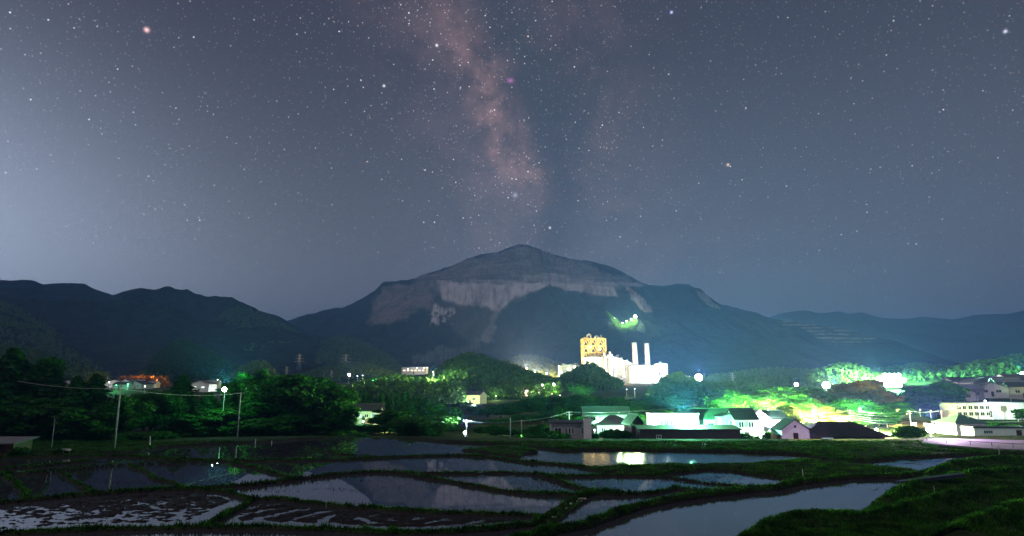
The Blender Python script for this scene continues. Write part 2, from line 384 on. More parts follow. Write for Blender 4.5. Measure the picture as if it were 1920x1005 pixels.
def field_h(x, y):
    """height of the terraces, and how grassy each point is"""
    wob = (fbm(x*.25, y*.25, 3)-.5)*1.0; fine = fbm(x*1.3, y*1.3, 3)
    xx = x+wob; yy = y+wob*.8
    h = -.16+.04*(fbm(x*.6, y*.6, 3)-.5)
    h = h+.14*np.clip(fbm(x*.9+40, y*2.2, 4)-.66, 0, 1)*6*.35      # a few clods just breaking the water
    grass = np.zeros(x.shape)
    for k, poly in enumerate(MUD):
        d = dist_poly(x, y, poly, True); ins = inside(x, y, poly)
        if k == 0: n = fbm(x*1.3, y*2.6, 4, .62)
        else:
            c = G(760, 972); rr = np.hypot((x-c[0])*.55, y-c[1]); n = .68*fbm(x*1.7, y*2.6, 4, .65)+.32*(.5+.5*np.sin(rr*4.2+4*fbm(x*.4, y*.4, 2)))
        edge = sm(d/1.6)
        hm = -.16+edge*(.16+(n-(.40 if k == 0 else .42))*.55)
        if k == 0: hm = hm-.10*np.clip((66-y)/14, -.3, 1)*edge
        h = np.where(ins, np.maximum(hm, h), h)
    for poly, lift in ((WETMUD, .13), (LITMUD, .085)):
        ins = inside(x, y, poly); d = dist_poly(x, y, poly, True)
        h = np.where(ins, np.maximum(h, -.16+sm(d/2)*(lift+(fbm(x*.8, y*1.5, 4)-.5)*.25)), h)
    for pts, hh, wd in BUNDS:
        d = dist_poly(xx, yy, PG(pts, hh*.6)); wd = wd*.40; hh = hh*.72; top = sm(1.35-d/wd)
        b = -.16+(hh+.16)*top*(1+.22*(fine-.5))
        h = np.maximum(h, b); grass = np.maximum(grass, top)
    for pts, hh, wd in LAND:
        pg = PG(pts, .1); ins = inside(xx, yy, pg); d = dist_poly(xx, yy, pg, True)
        sd = np.where(ins, d, -d)
        top = sm(sd/wd+.22)
        h = np.maximum(h, -.16+(hh+.16)*top+.12*top*(fbm(x*.5, y*.5, 3)-.5)); grass = np.maximum(grass, top*.8)
    for pts, hh, wd in HUMPS:
        d = dist_poly(xx, yy, PG(pts, .8)); hh = hh*.85; wd = wd*.6; d = d+.5*(fine-.5)*wd; b = hh*np.exp(-(d/wd)**2)*(.75+.5*fbm(x*.6+7, y*.6, 3))+.16*(fine-.5)*np.exp(-(d/wd/2)**2)
        h = np.where(h > .1, h+b, np.maximum(h, -.16+(b*1.3)*sm(1.6-d/wd))); grass = np.maximum(grass, np.exp(-(d/wd/1.2)**2))
    return h, grass
def ground_z(x, y):
    x = np.asarray(x, float); y = np.asarray(y, float); sh = x.shape; x = np.atleast_1d(x); y = np.atleast_1d(y)
    h, g = field_h(x, y)
    k = sm((y-ST(x, y))/6)
    z = h*(1-k)+T(x, y)*k
    z = np.maximum(z, np.where(y < 47, T(x, y)-.25, -9))
    g = np.maximum(g, sm((y-134)/10))
    return (z.reshape(sh), g.reshape(sh))
def GZ(x, y): return float(ground_z(np.array([x]), np.array([y]))[0][0])

ya = np.concatenate([np.linspace(-60, 0, 4), np.linspace(5, 42, 14), [G(960, p)[1] for p in np.arange(1020, 818, -.85)]])
yb = np.concatenate([ya, np.geomspace(ya[-1]+1.2, 22000, 110)])
tt = np.concatenate([np.linspace(-1.6, -.92, 20)[:-1], np.linspace(-.92, .92, 720), np.linspace(.92, 1.6, 20)[1:]])
YY, TT = np.meshgrid(yb, tt, indexing='ij'); XX = TT*np.maximum(YY, 30)
ZZ, GG = ground_z(XX.ravel(), YY.ravel())
gm = bpy.data.materials.new('earth_and_turf'); gm.use_nodes = True; t = gm.node_tree; b = t.nodes['Principled BSDF']
at = t.nodes.new('ShaderNodeAttribute'); at.attribute_name = 'grassy'
po = t.nodes.new('ShaderNodeNewGeometry').outputs['Position']
n = noise_tex(t, po, .7, 6, .65); nf = noise_tex(t, po, 6, 4, .6)
mud = mixc(t, nf.smooth(.3, .7), (.005, .004, .004), (.018, .013, .011))
tf = mixc(t, n.smooth(.35, .65), (.008, .018, .004), (.020, .036, .009))
c = mixc(t, (E(t, at.outputs['Fac'])*.9+(n-.5)*1.2).smooth(.35, .75), mud, tf)
t.links.new(c, b.inputs['Base Color']); b.inputs['Specular IOR Level'].default_value = .12
t.links.new((E(t, at.outputs['Fac'])*.4+.55).s, b.inputs['Roughness'])
bp = t.nodes.new('ShaderNodeBump'); bp.inputs['Strength'].default_value = .7; bp.inputs['Distance'].default_value = .08; t.links.new(nf.s, bp.inputs['Height']); t.links.new(bp.outputs[0], b.inputs['Normal'])
go = np_mesh('ground', np.stack([XX.ravel(), YY.ravel(), ZZ], -1), grid_faces(len(yb), len(tt)), gm, smooth=True, attrs={'grassy': GG})
tag(go, kind='structure')

wm = bpy.data.materials.new('paddy_water'); wm.use_nodes = True; t = wm.node_tree; b = t.nodes['Principled BSDF']
b.inputs['Base Color'].default_value = (.034, .030, .046, 1); b.inputs['Roughness'].default_value = .0; b.inputs['IOR'].default_value = 2.4
po = t.nodes.new('ShaderNodeNewGeometry').outputs['Position']
nb = noise_tex(t, po, .9, 3, .5); bp = t.nodes.new('ShaderNodeBump'); bp.inputs['Strength'].default_value = .10; bp.inputs['Distance'].default_value = .004
t.links.new(nb.s, bp.inputs['Height']); t.links.new(bp.outputs[0], b.inputs['Normal'])
tb = np.linspace(-1.3, 1.0, 60); yk = ST(tb, 1.0*np.ones(60))+1.0; wv = [(t_*46.5*2, 46.5, 0) for t_ in tb]+[(t_*y_, y_, 0) for t_, y_ in zip(tb, yk)]
tag(np_mesh('paddy_water', wv, [(i, i+1, 61+i, 60+i) for i in range(59)], wm), kind='structure')
wm2 = wm.copy(); b = wm2.node_tree.nodes['Principled BSDF']; b.inputs['Roughness'].default_value = .05; b.inputs['Base Color'].default_value = (.03, .024, .02, 1)
for n_ in wm2.node_tree.nodes:
    if n_.type == 'BUMP': n_.inputs['Strength'].default_value = .9; n_.inputs['Distance'].default_value = .03
    if n_.type == 'TEX_NOISE': n_.inputs['Scale'].default_value = 1.1
pg = [(*G(a, b_, .004), .004) for a, b_ in ((940, 853), (1060, 843), (1240, 843), (1390, 846), (1510, 852), (1480, 872), (1400, 880), (1170, 880), (1000, 872))]
tag(np_mesh('shallow_water', pg, [tuple(range(len(pg)))], wm2), kind='structure')

# ---------------------------------------------------------------- mountains
def paint(px, py, poly, soft=6, wob=10, sc=.03):
    ox = (fbm(px*sc, py*sc, 6, .62)-.5)*2.6*wob; oy = (fbm(px*sc+50, py*sc+50, 6, .62)-.5)*2.6*wob
    x = px+ox; y = py+oy; d = dist_poly(x, y, poly, True); d = np.where(inside(x, y, poly), d, -d)
    return sm(d/soft+.5)
def mountmat(name, forest, forest2, rock, rock2):
    m = bpy.data.materials.new(name); m.use_nodes = True; t = m.node_tree; b = t.nodes['Principled BSDF']
    po = t.nodes.new('ShaderNodeNewGeometry').outputs['Position']
    n = noise_tex(t, po, .02, 6, .7); nf = noise_tex(t, po, .09, 3, .7); nr = noise_tex(t, po, .006, 8, .7)
    fo = mixc(t, (n*.55+nf*.45).smooth(.36, .64), forest, forest2); ro = mixc(t, (nr*.6+nf*.4).smooth(.38, .62), rock, rock2)
    a = t.nodes.new('ShaderNodeAttribute'); a.attribute_name = 'rock'
    a2 = t.nodes.new('ShaderNodeAttribute'); a2.attribute_name = 'pale'
    c = mixc(t, E(t, a.outputs['Fac']), fo, ro); c = mixc(t, E(t, a2.outputs['Fac']), c, (.54, .49, .52))
    t.links.new(c, b.inputs['Base Color']); b.inputs['Roughness'].default_value = 1; b.inputs['Specular IOR Level'].default_value = 0
    bp = t.nodes.new('ShaderNodeBump'); bp.inputs['Strength'].default_value = 1; bp.inputs['Distance'].default_value = 16
    t.links.new((nf*.6+n).s, bp.inputs['Height']); t.links.new(bp.outputs[0], b.inputs['Normal']); return m
def range_mesh(name, sil, y0, yR, yB, mt, nc=500, nr=140, spur=.0, sfreq=.004, pw=1.15, jag=0, post=None, tmin=None, tmax=None, foot=None):
    pts = np.array([P(a, b, yR) for a, b in sil]); tk = pts[:, 0]/yR
    tt = np.linspace(tk[0], tk[-1], nc); H = np.interp(tt, tk, pts[:, 2])
    # soften the corners of the outline, then give it the roughness of tree tops
    ker = np.hanning(9); ker /= ker.sum(); Hs = np.convolve(np.pad(H, 4, 'edge'), ker, 'valid'); H = Hs+jag*(fbm(tt*yR*.02, tt*0, 4)-.5)*2
    ys = np.concatenate([np.linspace(y0, yR, nr), np.linspace(yR, yB, 12)[1:]])
    Yg, Tg = np.meshgrid(ys, tt, indexing='ij'); Xg = Tg*Yg
    base = T0(Xg, Yg)-3; s = np.clip((Yg-y0)/(yR-y0), 0, 1); sb = np.clip((Yg-yR)/(yB-yR), 0, 1)
    Hg = np.broadcast_to(H, Yg.shape)
    sp = (ridged(Xg*sfreq, Yg*sfreq*.55, 4)-.5)*2
    e = s**pw; amp = spur*4*s*(1-s)
    z = base+(Hg-base)*np.clip(e+amp*sp*(.5+.5*s), 0, 1)
    z = np.where(Yg > yR, Hg-(Hg-base)*sb**1.0, z)
    rock = np.zeros(z.shape); pale = np.zeros(z.shape)
    if post: z, rock, pale = post(Xg, Yg, z, s)
    fade = sm((Tg-tt[0])/.01)
    o = np_mesh(name, np.stack([Xg, Yg, z], -1).reshape(-1, 3), grid_faces(len(ys), nc), mt, smooth=True, attrs={'rock': rock, 'pale': pale})
    tag(o, kind='structure'); return o, (tt, ys, z)
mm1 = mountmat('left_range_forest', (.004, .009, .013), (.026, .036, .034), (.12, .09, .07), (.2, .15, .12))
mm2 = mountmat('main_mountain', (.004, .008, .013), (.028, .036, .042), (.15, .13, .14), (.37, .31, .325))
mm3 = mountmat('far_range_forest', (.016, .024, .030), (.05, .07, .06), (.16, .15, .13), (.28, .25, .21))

def post_main(X_, Y_, z, s):
    px, py = XZ(X_, Y_, z)
    rock = paint(px, py, [(705, 560), (712, 535), (765, 528), (850, 497), (905, 480), (978, 462), (1050, 482), (1130, 505), (1205, 533), (1150, 540), (1120, 549), (1075, 543), (1060, 542), (1020, 538), (985, 550), (950, 560), (935, 600), (930, 640), (880, 640), (830, 600), (790, 580), (740, 600), (690, 610)], 10, 12)*.62
    dark = paint(px, py, [(790, 640), (815, 545), (840, 565), (900, 570), (925, 580), (905, 640)], 12, 14)
    rock = rock*(1-.7*dark)
    cliff = paint(px, py, [(822, 525), (900, 528), (985, 531), (970, 545), (945, 570), (935, 585), (880, 572), (830, 560)], 6, 7)
    c2 = paint(px, py, [(960, 532), (1020, 527), (1080, 531), (1150, 536), (1160, 556), (1140, 556), (1100, 547), (1070, 545), (1035, 536), (1000, 545), (965, 556)], 5, 5)
    c3 = paint(px, py, [(985, 514), (1045, 512), (1075, 524), (1200, 530), (1205, 537), (1070, 531), (975, 525)], 5, 4)
    c4 = paint(px, py, [(1165, 530), (1215, 565), (1225, 588), (1205, 580), (1175, 548)], 4, 8)*.8
    c5 = paint(px, py, [(1305, 545), (1325, 550), (1352, 578), (1340, 576), (1312, 560)], 5, 6)*.35
    c6 = paint(px, py, [(802, 585), (822, 570), (845, 580), (850, 598), (835, 608), (805, 606)], 7, 12, .06)*.7*sm((fbm(px*.15, py*.15, 4)-.35)*5)
    c7 = paint(px, py, [(775, 668), (830, 648), (900, 640), (900, 672), (780, 682)], 8, 14)*.12
    c8 = paint(px, py, [(1455, 600), (1560, 600), (1640, 612), (1720, 625), (1680, 640), (1560, 640)], 10, 10)*.3
    stripe = .5+.5*np.sin(py*1.55+1.5*fbm(px*.01, py*.01, 2)); top = sm((532-py)/6)*rock
    st = sm((ridged(px*.05+py*.02, py*.010, 4)-.35)/.4)
    pale = np.clip(np.maximum.reduce([cliff*(.35+.45*st), c2*(.35+.5*st), c3*.42, c4, c5, c6, c7, c8*(.25+.9*sm((np.sin(py*1.0+5*fbm(px*.02, py*.05, 3))+.1)*1.5)*sm((fbm(px*.05, py*.1, 4)-.35)*5))]), 0, .95)
    line = np.exp(-((py-527.5-2*np.sin(px*.02))/1.2)**2)*((px > 880) & (px < 985))
    pale = pale*(.55+.75*fbm(px*.09, py*.16, 4))*(.75+.5*(ridged(px*.25, py*.04, 2) > .5)); pale = np.maximum(pale, line*.6); fr = ((z+8*fbm(px*.02, py*.02, 2))/30) % 1; ris = sm((.50-np.abs(fr-.25)*2)/.2)
    rock = np.clip(rock*(1-.62*top*ris*sm((fbm(px*.03, z*.03, 3)-.30)*7)), 0, 1)
    for a_, b_ in (((905, 500), (1000, 492)), ((1000, 492), (1090, 512)), ((870, 515), (960, 508)), ((1080, 520), (1170, 522))):
        pale = np.maximum(pale, .30*top*np.exp(-(dist_poly(px, py, [a_, b_])/1.3)**2))
    # quarry benches are real steps in the slope
    zq = np.round(z/30)*30; z = z*(1-.85*top)+.85*top*zq
    z = z-60*dark*s*0
    return z, rock, pale
SIL_MAIN = [(480, 622), (540, 601), (570, 592), (628, 578), (640, 578), (680, 560), (705, 543), (718, 529), (740, 528), (752, 524), (764, 526), (800, 513), (850, 499), (885, 482), (905, 476), (930, 474), (955, 463), (975, 457), (990, 459), (1010, 467), (1050, 480), (1085, 489), (1110, 491), (1140, 498), (1165, 508), (1190, 523), (1212, 534), (1245, 536), (1270, 533), (1290, 535), (1312, 543), (1335, 560), (1352, 573), (1380, 577), (1420, 588), (1450, 598), (1560, 612), (1680, 640), (1760, 672), (1850, 705)]
MAIN = range_mesh('mountain', SIL_MAIN, 1900, 4500, 6500, mm2, 900, 300, .22, .0026, 1.25, 6, post_main)
SIL_LEFT = [(-260, 560), (-100, 540), (-30, 535), (0, 533), (40, 528), (65, 528), (82, 534), (120, 530), (155, 531), (175, 541), (212, 553), (235, 545), (262, 540), (290, 543), (312, 541), (345, 552), (375, 560), (410, 566), (440, 565), (470, 577), (500, 592), (535, 602), (600, 632), (680, 672), (760, 702)]
range_mesh('mountain', SIL_LEFT, 1300, 3200, 4500, mm1, 600, 200, .26, .0030, 1.1, 4)
SIL_RIGHT = [(1360, 620), (1440, 596), (1465, 587), (1510, 581), (1535, 588), (1575, 583), (1590, 589), (1615, 585), (1650, 596), (1700, 598), (1730, 594), (1790, 599), (1830, 590), (1860, 589), (1890, 589), (1920, 582), (2050, 575), (2300, 590)]
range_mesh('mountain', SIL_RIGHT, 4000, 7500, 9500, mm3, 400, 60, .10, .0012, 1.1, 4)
SIL_BR = [(1380, 690), (1440, 655), (1500, 600), (1560, 601), (1660, 612), (1710, 625), (1760, 648), (1840, 665), (1920, 668), (2100, 660), (2300, 690)]
# ---------------------------------------------------------------- tree templates
def quads(C, N, size, asp=1.6):
    """one leaf-clump face at each point C, facing N"""
    n = len(C); N = N/(np.linalg.norm(N, axis=1, keepdims=True)+1e-9)
    r = rng.normal(size=(n, 3)); A = np.cross(N, r); A /= np.linalg.norm(A, axis=1, keepdims=True)+1e-9; B = np.cross(N, A)
    s = (np.asarray(size)*(.6+.8*rng.random(n)))[:, None]*.5
    V = np.stack([C-A*s*asp, C-B*s*.75+A*s*.1, C+A*s*asp, C+B*s*.75+A*s*.1], 1)
    return V.reshape(-1, 3), np.arange(n*4).reshape(-1, 4)
def crown_broad(nl, nq, seed, flat=1.0, leaf=.42):
    """unit tree, height 1: crown from lumps on limb ends"""
    r = np.random.default_rng(seed); Cs = []; limbs = []
    cents = []
    for i in range(nl):
        a = r.random()*2*pi; h = .30+.62*r.random()**.8; rad = .36*math.sqrt(max(.05, 1-((h-.58)/.48)**2))*(.35+.65*r.random())
        cents.append((rad*cos(a), rad*sin(a), h))
    V = []; 
    for c in cents:
        lr = (.085+.07*r.random())*(1.0 if c[2] < .8 else .75); k = int(nq/nl)
        d = r.normal(size=(k, 3)); d /= np.linalg.norm(d, axis=1, keepdims=True)
        rr = lr*(.45+.6*r.random(k)**.5)*(1+.35*np.sin(d[:, 0]*5+c[0]*30)*np.cos(d[:, 2]*4))
        p = np.array(c)+d*rr[:, None]*np.array([1.15, 1.15, .8*flat]); V.append((p, d+r.normal(size=(k, 3))*.6))
        limbs.append(c)
    return np.concatenate([a for a, b in V]), np.concatenate([b for a, b in V]), limbs
def crown_cedar(nq, seed):
    r = np.random.default_rng(seed); h = .12+.88*r.random(nq)**1.15; tiers = 15
    ph = (h*tiers) % 1; rad = .175*(1-h)**.75*(.55+.55*(1-ph))+.012
    a = r.random(nq)*2*pi; lob = 1+.28*np.sin(a*5+h*23)+.16*np.sin(a*11+h*40); q = r.random(nq)**.45
    p = np.stack([rad*lob*q*np.cos(a), rad*lob*q*np.sin(a), h-.03*q], 1)
    nn = np.stack([np.cos(a), np.sin(a), .7+0*a], 1)+r.normal(size=(nq, 3))*.5
    return p, nn
TPL = {}
def make_tpl(key, kind, H, W, seed, leaf, nq, lm, size):
    """H, W metres of the template; size = leaf clump in metres"""
    if kind == 'broad':
        p, n, limbs = crown_broad(34, nq, seed)
        sx = W/.8; V, Fq = quads(p*np.array([sx, sx, H]), n, size)
        b = MB(); r = random.Random(seed); tr = .022*H
        pts = [(0, 0, -.3), (.01*H, 0, .18*H), (-.012*H, .01*H, .36*H), (0, 0, .6*H), (.01*H, 0, .8*H)]
        b.path(pts, [tr*1.25, tr, tr*.8, tr*.5, tr*.2], 8)
        for c in limbs[::2]:
            s = (0, 0, (.22+.25*r.random())*H); e = (c[0]*sx*.9, c[1]*sx*.9, c[2]*H*.97); m_ = ((s[0]+e[0])*.5, (s[1]+e[1])*.5, (s[2]*.6+e[2]*.4))
            b.path([s, m_, e], [tr*.45, tr*.3, tr*.1], 5)
    elif kind == 'cedar':
        p, n = crown_cedar(nq, seed); sx = W/.35; V, Fq = quads(p*np.array([sx, sx, H]), n, size)
        b = MB().path([(0, 0, -.3), (0, 0, .5*H), (0, 0, .97*H)], [.018*H, .012*H, .002*H], 7)
    elif kind == 'bamboo':
        r = np.random.default_rng(seed); b = MB(); P_ = []; 
        for i in range(60):
            a = r.random()*2*pi; q = math.sqrt(r.random())*W*.33; h = H*(.72+.28*r.random()); lx, ly = q*cos(a), q*sin(a); bend = .22*H*(.3+r.random()); a2 = a+r.normal()*.7
            pts = [np.array((lx+bend*cos(a2)*s**2.4, ly+bend*sin(a2)*s**2.4, h*(s-.06*s**4))) for s in (0, .3, .55, .8, 1)]
            b.path(pts, [.045, .04, .035, .02, .008], 5)
            k = int(nq/60); s = .22+.78*r.random(k)**.8
            q2 = np.stack([np.interp(s, (0, .3, .55, .8, 1), [p_[j] for p_ in pts]) for j in range(3)], 1)+r.normal(size=(k, 3))*np.array([.34, .34, .3])*(.5+s[:, None])
            P_.append(q2)
        p = np.concatenate(P_); V, Fq = quads(p, rng.normal(size=p.shape)+np.array([0, 0, .6]), size, 2.2)
    elif kind == 'shrub':
        r = np.random.default_rng(seed); cs = [(W*.36*r.normal()*.7, W*.36*r.normal()*.7, H*(.25+.5*r.random())) for _ in range(9)]; P_ = []; N_ = []; b = MB()
        for c in cs:
            k = int(nq/9); d = r.normal(size=(k, 3)); d /= np.linalg.norm(d, axis=1, keepdims=True); rr = (.5+.55*r.random(k)**.6)
            P_.append(np.array(c)+d*rr[:, None]*np.array([W*.24, W*.24, H*.28])); N_.append(d+r.normal(size=(k, 3))*.6); b.path([(0, 0, -.2), (c[0]*.5, c[1]*.5, c[2]*.5), c], [.05, .035, .012], 5)
        p = np.concatenate(P_); p[:, 2] = np.maximum(p[:, 2], .05); V, Fq = quads(p, np.concatenate(N_), size)
    cr = np_mesh('crown', V, Fq, lm); tk = b.build('trunk', M['bark'], None, True)
    bpy.data.objects.remove(cr); bpy.data.objects.remove(tk)
# templates hold mesh data only; every tree in the scene is linked by tree()
def tpl(key, *a):
    n0 = set(bpy.data.meshes)
    make_tpl(key, *a); new = [m for m in bpy.data.meshes if m not in n0]
    cr = [m for m in new if m.name.startswith('crown')][0]; tk = [m for m in new if m.name.startswith('trunk')][0]
    cr.use_fake_user = True; tk.use_fake_user = True
    TPL[key] = (a[1], a[2], cr, tk)
for i in range(4): tpl('broad%d' % i, 'broad', 10, 8.5, 20+i, 0, 15000, M['leaf_a'], .36)
for i in range(3): tpl('cedar%d' % i, 'cedar', 14, 5.2, 40+i, 0, 12000, M['leaf_b'], .40)
for i in range(2): tpl('olive%d' % i, 'broad', 10, 8.5, 60+i, 0, 12000, M['leaf_d'], .42)
tpl('rust0', 'broad', 10, 8.5, 70, 0, 12000, M['leaf_e'], .42)
tpl('bamboo0', 'bamboo', 9, 6, 80, 0, 13000, M['leaf_c'], .30)
for i in range(3): tpl('shrub%d' % i, 'shrub', 2.0, 3.2, 90+i, 0, 3500, M['leaf_a'], .20)
trn = random.Random(5)
def tree(kind, px, top, y, wpx, label, name='tree', cat='tree', group=None, dz=0, crown=None):
    """stands in photo column px at depth y; its tip reaches photo row top"""
    if px > 600 and y > 110: y = max(y, 131)
    y = DY(y); x = (px-CX)/F*y; z = GZ(x, y)+dz
    p = P(px, top, y); x = p[0]; h = max(.6, p[2]-z)
    n = {'broad': 4, 'cedar': 3, 'olive': 2, 'rust': 1, 'bamboo': 1, 'shrub': 3}[kind]
    H, W, cm, tm = TPL[kind+str(trn.randrange(n))]
    wd = wpx/F*y; sz = h/H*(.97 if kind == 'broad' else 1.0); sx = wd/W
    r = empty(name, (x, y, z), trn.random()*6.28); r.scale = (sx, sx, sz)
    c = bpy.data.objects.new('crown', cm); link(c, r)
    if crown: c.data = cm
    t_ = bpy.data.objects.new('trunk', tm); link(t_, r)
    tag(r, label, cat, group); return r

# ---------------------------------------------------------------- lamps
HALO = .10
def light(loc, col, power, r=.15, spot=None, aim=None, parent=None, blend=.6):
    l = bpy.data.lights.new('lamp_light', 'SPOT' if spot else 'POINT'); l.energy = power; l.color = col; l.shadow_soft_size = r
    o = bpy.data.objects.new('lamp_light', l); link(o); o.location = loc
    if spot:
        l.spot_size = R(spot); l.spot_blend = blend
        from mathutils import Vector
        o.rotation_euler = (Vector(aim)-Vector(loc)).to_track_quat('-Z', 'Y').to_euler()
    return o
TEAL = (.20, 1, .48); WHITE = (.88, .95, 1); COOL = (.72, .80, 1); WARM = (1, .62, .25); ORANGE = (1, .42, .12); LIME = (.72, 1, .35); MAG = (.85, .55, 1)
def utility_pole(px, top, base, y, label, arms=1, lean=0, r=.15, group='utility poles'):
    y = DY(y); p = P(px, top, y); x = p[0]; z = GZ(x, y); h = p[2]-z
    rt = empty('utility_pole', (x, y, z)); MB().tube((0, 0, -.3), (lean*h, 0, h), r*1.15, r*.75, 10).build('post', M['pole'], rt, True)
    for k in range(arms):
        zz = h-.35-.8*k; b = MB().box(-.9+lean*h, .9+lean*h, -.06, .06, zz-.05, zz+.05); b.build('crossarm', M['metal'], rt)
        i = MB()
        for q in (-.8, -.3, .3, .8): i.tube((q+lean*h, 0, zz+.05), (q+lean*h, 0, zz+.22), .05, .035, 6)
        i.build('insulator', M['trim'], rt)
    tag(rt, label, 'utility pole', group); return (x+lean*h, y, z+h-.25)
def cable(a, b, sag, label, r=.035, n=14):
    a = np.array(a); b = np.array(b); pts = [a+(b-a)*t-np.array([0, 0, sag*4*t*(1-t)]) for t in np.linspace(0, 1, n)]
    o = MB().path(pts, [r]*n, 4).build('cable', M['wire']); tag(o, label, 'cable', 'overhead cables'); return o
def street_lamp(px, py, y, col, power, label, hm=None, head=.28, estr=60, spot=None, name='street_lamp', cat='street lamp', halo=None, stick=True, group=None, emit_col=None, raw=False):
    """lamp head seen at photo px, py at depth y; a post carries it"""
    ks = 1 if raw else DY(y)/y; y *= ks; power *= ks*ks; head *= ks; p = P(px, py, y); z = GZ(p[0], y); h = max(1.0, p[2]-z)
    rt = empty(name, (p[0], y, p[2]-h))
    if stick:
        MB().tube((0, .25, -.3), (0, .25, h+.25), .09, .06, 8).tube((0, .25, h+.2), (0, -.1, h+.25), .05, .04, 6).build('post', M['pole'], rt)
        MB().box(-.28, .28, -.35, .2, h+head*.7, h+head*.7+.08).build('hood', M['dark_metal'], rt)
    MB().ball((0, -.1, h), head, 12, 8).build('bulb', emis(name+'_glass', emit_col or tuple(.5+.5*c for c in col), estr), rt, True)
    tag(rt, label, cat, group)
    loc = (p[0], y-.1-head-.1, p[2])
    if power:
        l = light(loc, col, power, .12); l.parent = rt; l.location = (0, -.4-head*5, h+head*1.0)
    if halo:   # added upward spot whose glow in the haze stands for lens bloom
        P_, ang, up = halo; P_ *= HALO*ks
        l = light(loc, col, P_, .2, 168, (loc[0], loc[1]-.01, loc[2]+10), blend=.5); l.parent = rt; l.location = (0, -.1, h+head+.4+head*.7)
    return rt

# ---------------------------------------------------------------- houses
def window(rt, cx, z, w_, h_, y, face=-1, lit=None, rows=1, cols=2):
    f = MB(); th = .07
    f.box(cx-w_/2-th, cx+w_/2+th, y+face*.07, y-face*.02, z-th, z); f.box(cx-w_/2-th, cx+w_/2+th, y+face*.07, y-face*.02, z+h_, z+h_+th)
    f.box(cx-w_/2-th, cx-w_/2, y+face*.07, y-face*.02, z, z+h_); f.box(cx+w_/2, cx+w_/2+th, y+face*.07, y-face*.02, z, z+h_)
    for k in range(1, cols): q = cx-w_/2+w_*k/cols; f.box(q-.03, q+.03, y+face*.06, y-face*.01, z, z+h_)
    fr = f.build('window', M['trim'], rt)
    MB().box(cx-w_/2, cx+w_/2, min(y+face*.025, y-.001), max(y+face*.025, y+.001), z, z+h_).build('pane', M['pane'] if not lit else emis('lit_pane', *lit), fr)
def house(label, px, base, y, w_, d_, hw, hr, rot=0, axis='x', wall='wall_white', roof='roof_dark', wins=(), door=None, over=.45, z=None, name='house', cat='house', group=None, low=None, roof_style='gable', lift=0):
    if px > 600: y = max(y, 131)
    ks = DY(y)/y; y *= ks; p = P(px, base, y); zz = GZ(p[0], y)
    if ks > 1.2 and px > 600 and y < 290: zz = P(px, min(base, 828), y)[2]
    rt = empty(name, (p[0], y, zz+lift), R(rot)); rt.scale = (ks, ks, ks); a, b = w_/2, d_/2
    wl = MB()
    if roof_style == 'shed':
        wl.prismx([(-b, -.8), (b, -.8), (b, hw+hr), (-b, hw)], -a, a)
        wl.build('wall', M[wall], rt)
        MB().prismx([(-b-over, hw-.02-over*hr/d_), (b+over, hw+hr+over*hr/d_+.02), (b+over, hw+hr+over*hr/d_+.2), (-b-over, hw+.18-over*hr/d_)], -a-over, a+over).build('roof', M[roof], rt)
    elif roof_style == 'flat':
        wl.box(-a, a, -b, b, -.8, hw); wl.build('wall', M[wall], rt)
        MB().box(-a-.12, a+.12, -b-.12, b+.12, hw, hw+hr).build('roof', M[roof], rt)
    elif roof_style == 'hip':
        wl.box(-a, a, -b, b, -.8, hw); wl.build('wall', M[wall], rt); A, B = a+over, b+over; rl = max(0, A-B)
        MB().add([(-A, -B, hw-.1), (A, -B, hw-.1), (A, B, hw-.1), (-A, B, hw-.1), (-rl, 0, hw+hr), (rl, 0, hw+hr), (-A, -B, hw-.28), (A, -B, hw-.28), (A, B, hw-.28), (-A, B, hw-.28)],
                 [(0, 1, 5, 4), (1, 2, 5), (2, 3, 4, 5), (3, 0, 4), (9, 8, 7, 6), (0, 6, 7, 1), (1, 7, 8, 2), (2, 8, 9, 3), (3, 9, 6, 0)]).build('roof', M[roof], rt)
    else:
        if axis == 'x':
            wl.prismx([(-b, -.8), (b, -.8), (b, hw), (0, hw+hr), (-b, hw)], -a, a); wl.build('wall', M[wall], rt)
            k = hr/b; r_ = MB()
            for s in (-1, 1): r_.prismx([(s*(b+over), hw-k*over+.02), (0, hw+hr+.02), (0, hw+hr+.2), (s*(b+over), hw-k*over+.18)][::s], -a-over, a+over)
            r_.tube((-a-over, 0, hw+hr+.2), (a+over, 0, hw+hr+.2), .13, .13, 6); r_.build('roof', M[roof], rt)
        else:
            wl.prism([(-a, -.8), (a, -.8), (a, hw), (0, hw+hr), (-a, hw)], -b, b); wl.build('wall', M[wall], rt)
            k = hr/a; r_ = MB()
            for s in (-1, 1): r_.prism([(s*(a+over), hw-k*over+.02), (0, hw+hr+.02), (0, hw+hr+.2), (s*(a+over), hw-k*over+.18)][::s], -b-over, b+over)
            r_.tube((0, -b-over, hw+hr+.2), (0, b+over, hw+hr+.2), .13, .13, 6); r_.build('roof', M[roof], rt)
    for wn in wins: window(rt, wn[0], wn[1], wn[2], wn[3], -b, lit=wn[4] if len(wn) > 4 else None, cols=wn[5] if len(wn) > 5 else 2)
    if door:
        d = MB().box(door[0]-door[1]/2, door[0]+door[1]/2, -b-.06, -b-.001, -.1, door[2]).build('door', M['wall_dark'] if len(door) < 4 else M[door[3]], rt)
        MB().ball((door[0]+door[1]/2-.12, -b-.09, door[2]*.5), .05, 6, 4).build('handle', M['metal'], d)
    tag(rt, label, cat, group); return rt
